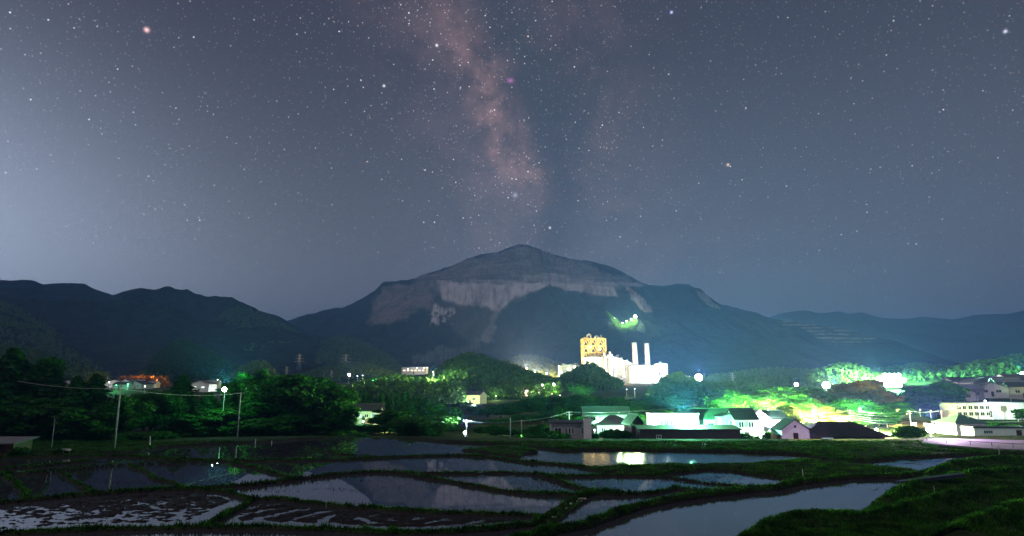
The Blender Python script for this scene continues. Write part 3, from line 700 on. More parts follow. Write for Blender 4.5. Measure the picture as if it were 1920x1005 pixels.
def antenna(px, top, y, ztop_of, label):
    y = DY(y); p = P(px, top, y); ztop_of = P(px, ztop_of, y)[2]; h = p[2]-ztop_of; b = MB().tube((0, 0, 0), (0, 0, h), .04, .03, 6)
    rt = empty('roof_antenna', (p[0], y, ztop_of)); b.build('mast', M['trim'], rt)
    e = MB().tube((-.5, 0, h), (.5, 0, h), .03, .03, 5)
    for q in (-.45, -.2, .05, .3, .5): e.tube((q, -.3, h), (q, .3, h), .02, .02, 4)
    e.build('aerial', M['trim'], rt); tag(rt, label, 'antenna', 'roof antennas')
# ================================================================ THE VILLAGE (depth 125-170 m)
LITY = ((1, .8, .5), 1.6)
house('long low grey bungalow with a thin dark roof and glaring white end wall', 1068, 826, 134, 8.0, 5, 3.7, .25, 0, wall='wall_grey', roof='roof_dark', roof_style='shed', over=.4,
      wins=[(-2.6, 1.6, 1.3, 1.1), (-.9, 1.6, .35, 1.1, None, 1), (-.2, 1.6, .35, 1.1, None, 1), (.5, 1.6, .35, 1.1, None, 1), (2.6, 1.5, .7, 1.3)], door=(3.5, .7, 2.0))
tag(MB().box(-.8, .8, -.15, .15, -.5, 4.5).build('end_wall', M['wall_white']), 'tall glaring white end wall standing at the right end of the grey bungalow', 'wall')
bpy.data.objects['end_wall'].location = P(1102, 826, DY(131)); bpy.data.objects['end_wall'].scale = (1.3, 1.3, 1.3)
house('two storey house with a dark hipped roof behind the round clipped shrubs', 1150, 826, 150, 8.5, 7, 4.0, 1.9, 0, wall='wall_grey', roof='roof_dark', roof_style='hip', over=.8,
      wins=[(-.4, 2.4, 1.2, .7, ((1, .9, 1), 2.2), 1), (2.6, 2.2, 1.3, .9), (-2.8, 2.3, .8, .8)], door=(.6, .9, 2.0))
house('long house with a pale green roof peeping over the dark hipped roof', 1136, 812, 172, 12, 6, 5.2, 1.6, 0, wall='wall_white', roof='roof_green', over=.5, wins=[(-3.8, 3.4, 1.2, .9)], door=(2, .9, 2))
house('lean-to shed with a steep green roof and white post on its right', 1189, 826, 136, 2.6, 5, 3.9, 1.5, 8, axis='y', wall='wall_dark', roof='roof_green', over=.5, door=(0, 1.0, 2.0))
house('pale two storey house with a row of windows under the brightest lamp', 1262, 826, 142, 10.2, 6, 5.7, .3, 0, wall='wall_white', roof='trim', roof_style='flat',
      wins=[(-3.4, 3.5, 1.0, 1.0, None, 2), (-2.0, 3.5, 1.0, 1.0, None, 2), (-.6, 3.5, 1.0, 1.0, None, 2)], door=(3.4, .9, 2.0))
house('long low dark shed running in front of the pale houses', 1290, 832, 131, 20.5, 4, 2.5, .5, 0, wall='wall_dark', roof='wall_dark', roof_style='shed', over=.25, door=(-9.2, 1.1, 1.7), wins=[(-6.4, .8, .9, .6, None, 2)], name='shed', cat='shed')
house('white house with a broad green roof right of the brightest lamp', 1338, 826, 146, 9.0, 6, 5.1, 1.9, 0, wall='wall_white', roof='roof_green', over=.5, wins=[(3.4, 2.7, .7, 1.9, None, 1), (-1.4, 3.0, 1.2, 1.0)], door=(1, .9, 2))
house('narrow grey gabled house with one pale barred window', 1363, 826, 140, 3.4, 4, 5.2, .5, 0, axis='y', wall='wall_grey', roof='roof_dark', over=.25, wins=[(.6, 3.2, .9, 1.1, None, 3)], door=(-.8, .8, 2))
house('beige house with two white framed windows and a dark roof', 1392, 826, 139, 4.6, 6, 4.8, 1.9, 0, wall='wall_beige', roof='roof_dark', over=.5, wins=[(-1.1, 3.0, 1.0, 1.1), (1.0, 3.0, 1.0, 1.1)], door=(0, .9, 2))
house('bright white gabled house at the left end of the green roofed pair', 1418, 826, 143, 4.6, 6, 4.8, 1.8, 0, axis='y', wall='wall_white', roof='trim', over=.2, wins=[(.6, 3.0, 1.1, .9)], door=(-1, .9, 2))
house('bright white house under a plain green roof beside the yellow lit trees', 1444, 826, 145, 5.8, 6, 4.9, 1.6, 0, wall='wall_white', roof='roof_green', over=.4, wins=[(-1.3, 2.8, 1.1, .9), (1.4, 2.8, 1.1, .9)], door=(0, .9, 2))
house('farm shed with a small white gable over a low blue roof', 1484, 828, 130, 5.6, 4.5, 2.6, 1.9, 0, axis='y', wall='wall_white', roof='roof_dark', over=.4, name='farm_shed', cat='shed', wins=[(0, 2.9, .5, .5, None, 1)], door=(0, 1, 1.9))
house('low lean-to with a dark blue roof in front of the small white gable', 1487, 830, 125.5, 7.6, 3, 1.4, .9, 0, wall='wall_wood', roof='roof_blue', roof_style='shed', over=.3, name='farm_shed', cat='shed', door=(-2, 1, 1.3), wins=[(1.5, .5, 1.6, .7)])
house('big barn under one huge dark hipped roof beside the fields', 1570, 828, 134, 15.5, 8, 1.5, 2.6, 0, wall='wall_wood', roof='roof_dark', roof_style='hip', over=1.0, name='barn', cat='barn', door=(4, 1.8, 1.3), wins=[(-4, .4, 2.2, .7, ((.55, .85, 1), .5), 4)])
house('wooden house with two small lit windows behind the dark round bush', 1710, 818, 178, 8.5, 6, 4.6, 1.2, 0, wall='wall_wood', roof='roof_dark', over=.8, roof_style='hip', wins=[(-.8, 3.0, 1.1, .9, ((1, .95, .75), 3.5), 1), (2.2, 3.0, 1.0, .8, ((1, .85, .6), 2.2), 1)], door=(-3, .9, 2))
house('house with a pale green hipped roof behind the floodlit road', 1803, 812, 152, 7.2, 7, 2.6, 1.9, 0, wall='wall_white', roof='roof_green', roof_style='hip', over=.6, wins=[(-1.8, 1.0, 1.2, 1.0), (1.8, 1.0, 1.2, 1.0)], door=(0, .9, 2))
house('long low white store with a thin dark roof along the floodlit road', 1866, 818, 146, 12.5, 4, 1.9, .35, 0, wall='wall_white', roof='roof_dark', roof_style='flat', name='storehouse', cat='storehouse', door=(4, 1.2, 1.5), wins=[(-3, .8, 2, .6, None, 4)])
# floodlit hall and long balcony block further up the right slope
rt = house('plain pale hall with a big sliding door on the right slope', 1874, 785, 215, 11.5, 9, 4.5, .3, 0, wall='wall_grey', roof='metal', roof_style='flat', name='hall', cat='hall', door=(-.5, 3.4, 3.6, 'wall_grey'), wins=[(-3.6, 2.9, 1.0, .3, ((.7, 1, .9), .9), 1), (3.4, 2.9, 1.0, .3, ((.7, 1, .9), .9), 1)], lift=1.0)
house('long white two storey block with a covered balcony left of the pale hall', 1813, 785, 212, 12.5, 7, 4.3, .3, 0, wall='wall_white', roof='metal', roof_style='flat', name='apartment_block', cat='building', wins=[(k*1.9-4.7, 2.45, 1.3, 1.1) for k in range(6)]+[(k*1.9-4.7, .4, 1.3, 1.1) for k in range(6)], door=(5.6, .9, 2), lift=1.0)
house('small greenish house with a row of lit panes beside the big dark tree', 682, 800, 168, 9.0, 5, 3.4, 1.4, 0, wall='wall_beige', roof='roof_dark', over=.5, wins=[(-2.8, 1.6, .9, .8), (-.4, 1.6, .7, .8, ((.5, 1, .8), 1.4), 1), (1.2, 1.6, .9, .8), (3.3, 1.6, 1.4, .9, ((.5, 1, .8), .5), 2)], door=(.4, .8, 1.9), lift=1.2)
house('steep roofed dark house rising behind the row of small conifers', 720, 745, 330, 14, 8, 4.5, 4.5, 0, axis='y', wall='wall_wood', roof='roof_dark', over=.5, wins=[(-2.5, 1.8, 1.4, 1.3, LITY), (2.5, 1.8, 1.4, 1.3)], door=(0, 1, 2))
house('little reddish brown shed with a lean-to roof at the left end of the fields', 6, 856, 106, 6.0, 4, 1.7, .5, 0, wall='wall_brick' if 0 else 'wall_wood', roof='roof_grey', roof_style='shed', over=.6, name='shed', cat='shed', door=(1, 1, 1.5), wins=[(-1, .7, .8, .6)])

antenna(1139, 772, 171, 780, 'taller white roof antenna above the pale green roof'); antenna(1160, 773, 150.5, 784, 'thin antenna on the ridge of the dark hipped roof'); antenna(1229, 779, 142, 790, 'small antenna at the left end of the pale two storey house')

# lamps of the village
street_lamp(1281, 791, 137.5, TEAL, 90000, 'brightest teal white lamp glaring in front of the pale two storey house', head=.95, estr=40, halo=(9e6, 70, 6), emit_col=(.9, 1, .97))
street_lamp(872, 811, 128, COOL, 900, 'small cool white lamp by the white fence beside the bamboo', head=.30, estr=40, halo=(7e5, 60, 5), emit_col=(.95, .97, 1))
street_lamp(1745, 803, 140, MAG, 24000, 'glaring violet white floodlight at the bend of the road', head=1.0, raw=True, estr=40, halo=(3e6, 70, 5), emit_col=(1, .95, 1))
street_lamp(978, 818, 131, WHITE, 120, 'tiny low white lamp among the bushes by the bank', head=.22, estr=12)
street_lamp(1447, 803, 137, WHITE, 40000, 'white lamp in the yard of the bright white houses', head=.25, estr=12)
street_lamp(1115, 806, 140, WHITE, 1500, 'white lamp between the grey bungalow and the dark hipped roof', head=.2, estr=10)
street_lamp(1208, 803, 139, (.8, 1, .8), 20000, 'white lamp beside the lean-to shed with the green roof', head=.25, estr=14)
street_lamp(1497, 797, 174, (1, .82, .30), 3.5e5, 'yellow lamp hidden low under the bright yellow trees', head=.4, estr=20, halo=(9e4, 120, 4))
street_lamp(1400, 797, 172, (.8, 1, .3), 5e5, 'greenish yellow lamp behind the roof of the white houses', head=.4, estr=20)
street_lamp(1575, 797, 170, (.9, 1, .35), 3.5e5, 'yellow lamp behind the huge dark barn roof', head=.3, estr=16)
street_lamp(1352, 770, 172, (.4, 1, .45), 1.6e5, 'added green lamp high between the teal lit tree and the green roofs', head=.22, estr=10)  # this lamp and the next three are added to brighten the trees
street_lamp(1440, 768, 176, (.85, 1, .3), 2.5e5, 'added yellow green lamp high over the white gabled houses', head=.22, estr=10)
street_lamp(1524, 770, 170, (1, .85, .25), 2.2e5, 'added amber lamp beside the thin brown pole', head=.22, estr=10)
street_lamp(1612, 766, 178, (.6, 1, .35), 2.2e5, 'added lime lamp high behind the right half of the barn', head=.22, estr=10)
street_lamp(1082, 742, 380, LIME, 1.2e5, 'added lime lamp at the foot of the bright tree below the dark knoll', head=.4, estr=8)  # added lamp, makes the tree above it vivid
street_lamp(1120, 784, 152, (.3, 1, .5), 40000, 'added green white lamp between the grey bungalow and the pale green roof', head=.16, estr=8)  # added lamp that greens the trees behind the bungalow
street_lamp(1643, 806, 158, (.8, 1, .6), 60000, 'pale lamp at the right end of the barn', head=.4, estr=18)
street_lamp(1675, 772, 200, ORANGE, 3500, 'small orange lamp under the dark trees by the poles', head=.35, estr=12, emit_col=(1, .6, .2))
street_lamp(681, 790, 160, TEAL, 3000, 'teal lamp on the front of the small greenish house', head=.25, estr=8)
street_lamp(733, 793, 158, (1, .8, .45), 6000, 'small warm lamp at the foot of the garden tree near the bamboo', head=.25, estr=14)
street_lamp(1847, 752, 228, MAG, 5000, 'violet white lamp at the top right corner of the balcony block', head=.32, estr=25, halo=(1.5e5, 60, 5))
street_lamp(1794, 790, 186, WARM, 14000, 'warm lamp lighting the long balcony block from in front', head=.25, estr=8)
street_lamp(1906, 762, 205, (.7, 1, .85), 12000, 'white lamp at the right corner of the pale hall', head=.25, estr=18)
street_lamp(1820, 800, 176, WHITE, 12000, 'white lamp among the shrubs below the pale hall', head=.2, estr=8)
street_lamp(745, 742, 250, (1, .5, .4), 150, 'small red lamp low in the row of small conifers', head=.35, estr=5, emit_col=(1, .15, .05))
street_lamp(421, 730, 146, TEAL, 4000, 'lone teal lamp glaring above the left hand grove', head=.5, estr=40, halo=(2e6, 60, 8), emit_col=(.8, 1, .93))
street_lamp(655, 703, 700, WHITE, 9000, 'white lamp far off at the foot of the mountain behind the big dark tree', head=1.4, estr=12, halo=(6e5, 60, 12))
street_lamp(888, 762, 300, WHITE, 9000, 'white lamp in the gap between the two dark woods', head=1.0, estr=20, halo=(2e5, 60, 6))
street_lamp(1038, 721, 420, LIME, 6000, 'lime lamp under the wooded knoll left of the cement works', head=.9, estr=12)
street_lamp(1017, 722, 420, LIME, 3000, 'dimmer lime lamp left of its twin under the wooded knoll', head=.6, estr=8)
street_lamp(1493, 721, 330, WHITE, 6000, 'small white lamp left of the rust coloured trees on the skyline', head=1.0, estr=20, halo=(2.5e5, 60, 8))
street_lamp(1549, 722, 430, WHITE, 3e5, 'white floodlight in front of the bright pale wood', head=2.4, estr=30, halo=(1.5e6, 60, 8), name='floodlight', cat='floodlight')
street_lamp(1310, 708, 900, WHITE, 2.5e5, 'white floodlight at the right end of the cement works', head=5.2, estr=30, halo=(9e6, 60, 15), name='floodlight', cat='floodlight')
street_lamp(1917, 706, 480, TEAL, 1.2e5, 'teal floodlight on the hillside at the right edge', head=3.6, estr=30, halo=(4e6, 60, 12), name='floodlight', cat='floodlight')
# the sports ground: a mast carrying a bank of floodlights
def light_bank(px, py, y, n, wid, hgt, col, power, label, halo):
    y = DY(y); p = P(px, py, y); z = float(T(p[0], y)); h = p[2]-z; rt = empty('floodlight_mast', (p[0], y, z))
    MB().tube((-wid/3, 0, -1), (-wid/3, 0, h+hgt/2), .35, .25, 8).tube((wid/3, 0, -1), (wid/3, 0, h+hgt/2), .35, .25, 8).build('mast', M['metal'], rt)
    em = emis('flood_glass', (.85, 1, .95), 40); k = 0
    for j in range(3):
        for i in range(n):
            if j != 1 and i in (0, n-1): continue
            x_ = -wid/2+wid*i/(n-1); z_ = h+hgt*(j-1)/2
            c = MB().tube((x_, .35, z_), (x_, -.3, z_), wid/n*.46, wid/n*.52, 12).build('lamp_housing', M['dark_metal'], rt)
            MB().ball((x_, -.35, z_), wid/n*.58, 10, 6).build('lamp_glass', em, c, True)
    l = light((0, 0, 0), col, power, 3); l.parent = rt; l.location = (0, -3, h)
    l = light((p[0]-8, y-2, p[2]+9), (.55, 1, .5), 4e6, 2, 75, tuple(P(1570, 702, 540))); l = light((p[0]+8, y-2, p[2]+9), (.4, 1, .6), 2.5e6, 2, 75, tuple(P(1800, 700, 600)))  # two added spots without lamp heads, brightening the wooded hills
    l = light((p[0], y, p[2]), col, halo[0]*HALO, 1.5, 168, (p[0], y-.01, p[2]+10), blend=.5); l.parent = rt; l.location = (0, -1, h+3)  # added upward spot for the glow over the bank
    tag(rt, label, 'floodlight mast')
light_bank(1673, 713, 430, 6, 17, 7, TEAL, 9e5, 'wide bank of blinding teal white floodlights above the trees', (1.0e7, 70, 14))

# poles and wires
a0 = utility_pole(228, 726, 850, 113, 'tall leaning concrete pole at the left of the fields', 0, -.01)
a1 = utility_pole(452, 735, 828, 122, 'concrete pole in front of the big dark tree', 1)
cable((a0[0]-30, a0[1]+14, a0[2]+1.5), a0, .5, 'cable running off to the left from the leaning pole'); cable(a0, a1, .9, 'sagging cable between the two left poles')
a2 = utility_pole(770, 778, 822, 129, 'thin concrete pole left of the bamboo', 0)
a3 = utility_pole(875, 787, 822, 130, 'pole standing just behind the small cool white lamp', 1)
a4 = utility_pole(957, 783, 822, 134, 'bare pole left of the pair beside the grey bungalow', 0)
a5 = utility_pole(978, 787, 822, 136, 'pole with a crossarm above the tiny low lamp', 1)
a6 = utility_pole(1067, 771, 800, 150, 'white pole with short arms rising behind the grey bungalow', 2)
a7 = utility_pole(1302, 758, 810, 150, 'pole just right of the brightest lamp', 2)
a8 = utility_pole(1427, 780, 822, 139, 'thin dark pole in front of the bright white gable', 1)
a9 = utility_pole(1594, 768, 800, 155, 'pole with many cables behind the huge barn roof', 3)
b0 = utility_pole(1705, 770, 800, 170, 'pole with crossarms beside the wooden house with lit windows', 2)
b1 = utility_pole(1529, 762, 800, 160, 'thin brown pole against the bright yellow trees', 0)
b2 = utility_pole(1812, 757, 812, 150, 'tall white pole in front of the long balcony block', 1)
b3 = utility_pole(1834, 780, 812, 152, 'thinner pole right of the tall white pole', 0)
b4 = utility_pole(1894, 740, 790, 235, 'pole on the slope right of the pale hall', 1)
b5 = utility_pole(1832, 742, 790, 240, 'pole behind the balcony block near its violet lamp', 1)
for (u, v, sg, lb) in ((a9, b0, .8, 'top'), (a6, a7, .9, 'rising'), (a7, a8, .6, 'falling'), (a8, a9, .8, 'long'), (a3, a5, .6, 'dim'), (a5, a6, .5, 'short'), (b0, b2, 1.0, 'bright')):
    cable(u, v, sg, {'top': 'topmost cable from the pole behind the barn to the wooden house', 'rising': 'cable rising to the pole beside the brightest lamp', 'falling': 'cable falling from the brightest lamp to the dark pole', 'long': 'long cable over the white gabled farm shed', 'dim': 'dim cable past the small cool white lamp', 'short': 'short cable up to the pole behind the grey bungalow', 'bright': 'cable crossing the violet floodlight towards the tall white pole'}[lb])
for k, dz in enumerate((.8, 1.4, 1.9, 2.4)):
    cable((a9[0], a9[1], a9[2]-dz), (b0[0], b0[1], b0[2]-dz*1.4), .7+.2*k, ('second', 'third', 'fourth', 'lowest')[k]+' of the parallel cables strung right from the pole behind the barn', .03)
def pylon(px, top, y, label):
    p = P(px, top, y); z = float(T(p[0], y))-2; h = p[2]-z; b = MB(); w0 = h*.11
    def W(t): return w0*(1-t)**1.3+h*.012
    lv = np.linspace(0, 1, 9)
    for sx in (-1, 1):
        for sy in (-1, 1): b.path([(sx*W(t), sy*W(t), h*t) for t in lv], [h*.006]*9, 4)
    for i in range(8):
        u, v_ = W(lv[i]), W(lv[i+1])
        for s in (-1, 1): b.tube((-u, s*u, h*lv[i]), (v_, s*v_, h*lv[i+1]), h*.004, None, 4); b.tube((u, s*u, h*lv[i]), (-v_, s*v_, h*lv[i+1]), h*.004, None, 4)
    rt = empty('pylon', (p[0], y, z)); b.build('lattice', M['metal'], rt)
    for t_, l in ((.72, .20), (.83, .16), (.94, .12)):
        MB().tube((-l*h, 0, h*t_), (l*h, 0, h*t_), h*.006, None, 4).tube((-l*h, 0, h*t_), (0, 0, h*(t_+.05)), h*.004, None, 4).tube((l*h, 0, h*t_), (0, 0, h*(t_+.05)), h*.004, None, 4).build('crossarm', M['metal'], rt)
    tag(rt, label, 'pylon', 'power pylons')
pylon(1373, 699, 620, 'lattice power pylon on the skyline right of the works'); pylon(538, 687, 1100, 'tallest of the far pylons behind the big dark tree'); pylon(562, 664, 1500, 'faint pylon high on the dark slope')
pylon(622, 694, 1150, 'thin far pylon right of the tallest one'); pylon(608, 698, 1150, 'shortest of the far pylons'); pylon(908, 706, 520, 'small pylon on the wooded green hill'); pylon(649, 664, 1500, 'faint pylon on the crest of the low dark spur')

# fence by the cool lamp, road, rail, plank
rt = empty('fence', P(880, 828, DY(131))); rt.scale = (1.25,)*3
for i in range(15): MB().box(-3.6+i*.5, -3.6+i*.5+.36, -.03, .03, 0, .95).build('board', M['trim'], rt)
MB().box(-3.7, 3.7, .03, .08, .2, .28).box(-3.7, 3.7, .03, .08, .7, .78).build('rail', M['trim'], rt); tag(rt, 'low white board fence under the small cool lamp', 'fence')
ym = 124
rd = [(1728, 829), (1760, 833), (1850, 840), (1960, 845), (1960, 826), (1850, 824), (1760, 822), (1735, 823)]
v3 = [(*G(a, b, .75), .75) for a, b in rd]; n = len(v3)
rm = mat('asphalt_road', (.22, .19, .23), .8, .25, .8, .2, 20)
o = MB().add(v3+[(x, y, -.3) for x, y, z in v3], [tuple(range(n))]+[(i, n+i, n+(i+1) % n, (i+1) % n) for i in range(n)]).build('road', rm); tag(o, kind='structure')
rt = empty('guard_rail', (0, 0, 0)); pts = [np.array((*G(a, b, .75), .75)) for a, b in ((1738, 826), (1775, 830), (1820, 834), (1860, 837), (1900, 839), (1950, 841))]
for p_ in pts: MB().tube(p_, p_+np.array([0, 0, .75]), .05, None, 6).build('post', M['dark_metal'], rt)
MB().path([p_+np.array([0, 0, .65]) for p_ in pts], [.05]*len(pts), 6).build('rail', M['dark_metal'], rt); tag(rt, 'thin dark guard rail along the violet lit road', 'guard rail')
A = np.array((*G(1684, 905, 1.1), 1.1)); B = np.array((*G(1804, 890, 1.5), 1.5)); d = (B-A)/np.linalg.norm(B-A); nrm = np.array([-d[1], d[0], 0]); up = np.array([0, 0, 1.])
def beam(a, b, w_, h_): return MB().add([a-nrm*w_-up*h_, a+nrm*w_-up*h_, a+nrm*w_+up*h_, a-nrm*w_+up*h_, b-nrm*w_-up*h_, b+nrm*w_-up*h_, b+nrm*w_+up*h_, b-nrm*w_+up*h_], [(0, 1, 2, 3), (7, 6, 5, 4), (0, 4, 5, 1), (1, 5, 6, 2), (2, 6, 7, 3), (3, 7, 4, 0)])
rt = empty('gutter', tuple(A)); 
for k in range(3):
    q0 = A+(B-A)*(k/3+.004); q1 = A+(B-A)*((k+1)/3-.004); o = beam(q0-A, q1-A, .38, .16).build('board', M['roof_blue'], rt)
MB().path([nrm*.0+(B-A)*t+up*.19-nrm*.36 for t in (0, .5, 1)], [.03]*3, 5).build('lip', M['metal'], rt); tag(rt, 'long blue grey gutter lying on the grass bank by the big paddy', 'gutter')
def stick(px, base, hgt, label, m='pole', group=None, r=.04, y=None):
    x, y = G(px, base, .35); z = GZ(x, y); o = MB().tube((0, 0, -.2), (random.uniform(-.1, .1)*hgt, 0, hgt), r, r*.8, 6).build('post', M[m]); o.location = (x, y, z); tag(o, label, 'post', group)
stick(97, 840, 5.2, 'thin pale post standing in the dark at the left field edge', r=.06); stick(281, 836, 1.7, 'small white marker post under the trees right of the leaning pole', 'trim', r=.12); stick(479, 828, 1.1, 'short white post in front of the big dark tree', 'trim', r=.09); stick(510, 828, .7, 'tiny white stake right of the short white post', 'trim', r=.07); stick(1874, 853, 2.0, 'lone stake in the grass below the violet lit road', r=.07)
stick(1506, 893, 1.1, 'pale grass stake at the right tip of the upper paddy', 'trim', r=.05); stick(1755, 935, 1.0, 'thin reed stake on the nearer grass bank', 'pole', r=.03)
stick(612, 945, .9, 'thin stake on the bank above the ploughed paddy', 'pole', r=.03); stick(96, 898, 1.4, 'thin stake in the second paddy at the left', 'pole', r=.03)
rt = empty('signboard', (*G(124, 850, .3), .3)); MB().tube((-.5, 0, -.2), (-.5, 0, .7), .03, None, 5).build('post', M['pole'], rt); MB().tube((.5, 0, -.2), (.5, 0, .7), .03, None, 5).build('post', M['pole'], rt); MB().box(-.75, .75, -.03, .03, .45, .75).build('board', M['trim'], rt); tag(rt, 'low pale blank board near the left field edge', 'signboard')
for k, (px, py) in enumerate([(1036, 967), (1046, 959), (1056, 955), (1066, 949), (1076, 942), (1084, 938), (1094, 934)]):
    x, y = G(px, py, .35); z = GZ(x, y); bb = MB(); r = random.Random(k)
    for q in range(4): bb.ball((r.uniform(-.25, .25), r.uniform(-.15, .15), .02+r.uniform(0, .08)), .11+r.random()*.07, 6, 4)
    o = bb.build('stone', M['concrete'], smooth=True); o.location = (x, y, z); o.scale = (1.3, .8, .7); tag(o, '%s pale wet stone counted upwards along the ditch bank' % ('first', 'second', 'third', 'fourth', 'fifth', 'sixth', 'seventh')[k], 'stone', 'pale stones along the ditch')
# ================================================================ WOODED HILLS
FARQ = {'V': [], 'F': [], 'n': 0}
def wood_mesh(name, pts, hgt, wid, mtl, k=26, cone=.5):
    n = len(pts); r = rng
    h = hgt*(.65+.6*r.random(n)); w_ = wid*(.7+.6*r.random(n)); con = r.random(n) < cone
    t = r.random((n, k)); a = r.random((n, k))*2*pi; q = .6+.4*r.random((n, k))
    prof = np.where(con[:, None], (1-t)*.9+.08, np.sqrt(np.clip(1-(2*t-.9)**2*.85, .02, 1)))
    rad = w_[:, None]*.5*prof*q
    C = np.stack([pts[:, 0:1]+rad*np.cos(a), pts[:, 1:2]+rad*np.sin(a), pts[:, 2:3]+h[:, None]*(.12+.88*t)], -1).reshape(-1, 3)
    N = np.stack([np.cos(a), np.sin(a), .5+t*0], -1).reshape(-1, 3)+r.normal(size=(n*k, 3))*.5
    V, Fq = quads(C, N, wid*.30, 1.2); o = np_mesh(name, V, Fq, mtl); tag(o, kind='stuff'); return o
def hill(sil, y0, yR, yB, n, hgt, wid, mtl='far_leaf', spur=.06, cone=.5, pw=.8, nc=160):
    sil = [(a, b+hgt*.85/yR*F) for a, b in sil]
    o, (tt_, ys_, z_) = range_mesh('hill', sil, y0, yR, yB, hillmat, nc, 50, spur, .012, pw, 0)
    ti = rng.random(n)*(len(tt_)-1.01); s = rng.random(n)**.8; yy = y0+(yR-y0)*(s*1.06); yi = np.clip(np.interp(yy, ys_, np.arange(len(ys_))), 0, len(ys_)-1.01)
    a = yi.astype(int); b = ti.astype(int); fa = yi-a; fb = ti-b
    z = (z_[a, b]*(1-fb)+z_[a, b+1]*fb)*(1-fa)+(z_[a+1, b]*(1-fb)+z_[a+1, b+1]*fb)*fa; t = tt_[0]+(tt_[-1]-tt_[0])*ti/(len(tt_)-1)
    base = T0(t*yy, yy); k = z > base-1.5
    wood_mesh('woodland', np.stack([t*yy, yy, z-.5], -1)[k], hgt, wid, M[mtl], cone=cone)
hillmat = mountmat('wooded_slope', (.010, .022, .012), (.022, .045, .020), (.1, .08, .06), (.15, .12, .09))
# ================================================================ THE CEMENT WORKS (about 1.1 km away)
D = 1100
def zp(py, y=D): return P(CX, py, y)[2]
def xp(px, y=D, py=700): return P(px, py, y)[0]
m1 = D/F*1.0
rt = empty('preheater_tower', (xp(1114), D, zp(712))); tw = (xp(1135)-xp(1093))/2; th = zp(636)-zp(712); fr = MB(); nl = 6; r_ = .85
def beams(b, p, q, r=r_): b.tube(p, q, r, None, 4)
cols_x = np.linspace(-tw, tw, 4); zl = np.linspace(0, th, nl+1)
col = MB()
for cx_ in cols_x:
    for cy_ in (-12, 12): col.box(cx_-1.1, cx_+1.1, cy_-1.1, cy_+1.1, 0, th)
col.build('column', M['yellow_steel'], rt)
brs = (MB(), MB()); fl = MB()
for k in range(nl+1):
    fl.box(-tw-1, tw+1, -13, -11, zl[k]-.7, zl[k]+.7).box(-tw-1, tw+1, 11, 13, zl[k]-.7, zl[k]+.7).box(-tw-1, -tw+1, -11, 11, zl[k]-.7, zl[k]+.7).box(tw-1, tw+1, -11, 11, zl[k]-.7, zl[k]+.7)
for k in range(nl):
    for i in range(3):
        for cy_ in (-12.5, 12.5):
            xa, xb = cols_x[i], cols_x[i+1]; xm = (xa+xb)/2
            br = brs[cy_ > 0]; beams(br, (xa, cy_, zl[k]), (xm, cy_, zl[k+1])); beams(br, (xb, cy_, zl[k]), (xm, cy_, zl[k+1]))
fl.build('floor_deck', M['yellow_steel'], rt); brs[0].build('bracing', M['yellow_steel'], rt); brs[1].build('bracing', M['yellow_steel'], rt)
for (cx_, z0, rr, hh) in ((-9, .78, 4.5, 13), (3, .60, 5, 13), (10, .80, 4, 12), (-8, .45, 5, 13), (6, .3, 5.5, 14), (-2, .14, 5, 12)):
    z0 = z0*th; rr *= .62; hh *= .7; MB().tube((cx_, 0, z0-hh*.5), (cx_, 0, z0), rr*.25, rr, 12).tube((cx_, 0, z0), (cx_, 0, z0+hh*.5), rr, rr, 12).build('cyclone', M['plant_white'], rt, False)
g = MB().path([(-11, 0, th), (-11, 0, th+6), (-8, 0, th+9), (-5, 0, th+8), (-4, 0, th)], [1.5]*5, 8).path([(3, 0, th), (3, 0, th+4), (6, 0, th+6), (9, 0, th+4), (9, 0, th)], [1.3]*5, 8); g.tube((14, 0, th), (14, 0, th+8), 1.0, None, 8)
g.build('gas_duct', M['plant_white'], rt); MB().box(-17, -9, -6, 6, th+.7, th+3).box(8, 18, -6, 6, th+.7, th+3).build('roof_cabin', M['yellow_steel'], rt)
tag(rt, 'tall open steel preheater tower lit yellow at the left of the works', 'tower')
for px, top, lb in ((1196, 642, 'left and slightly taller of the two white chimneys'), (1219.5, 643, 'right one of the two white chimneys')):
    rt = empty('chimney', (xp(px), D+15, zp(715))); h = zp(top)-zp(715)
    MB().tube((0, 0, 0), (-1.4, 0, h), 5.3, 4.2, 20).build('shaft', M['plant_white'], rt, True); MB().tube((-1.4, 0, h-1.2), (-1.4, 0, h+.6), 4.5, 4.5, 20).build('rim', M['metal'], rt)
    for q in (.3, .6): MB().tube((-1.4*q, 0, h*q), (-1.4*q, 0, h*q+.8), 5.9-q, 5.9-q, 20).build('gallery', M['metal'], rt)
    tag(rt, lb, 'chimney', 'white chimneys')
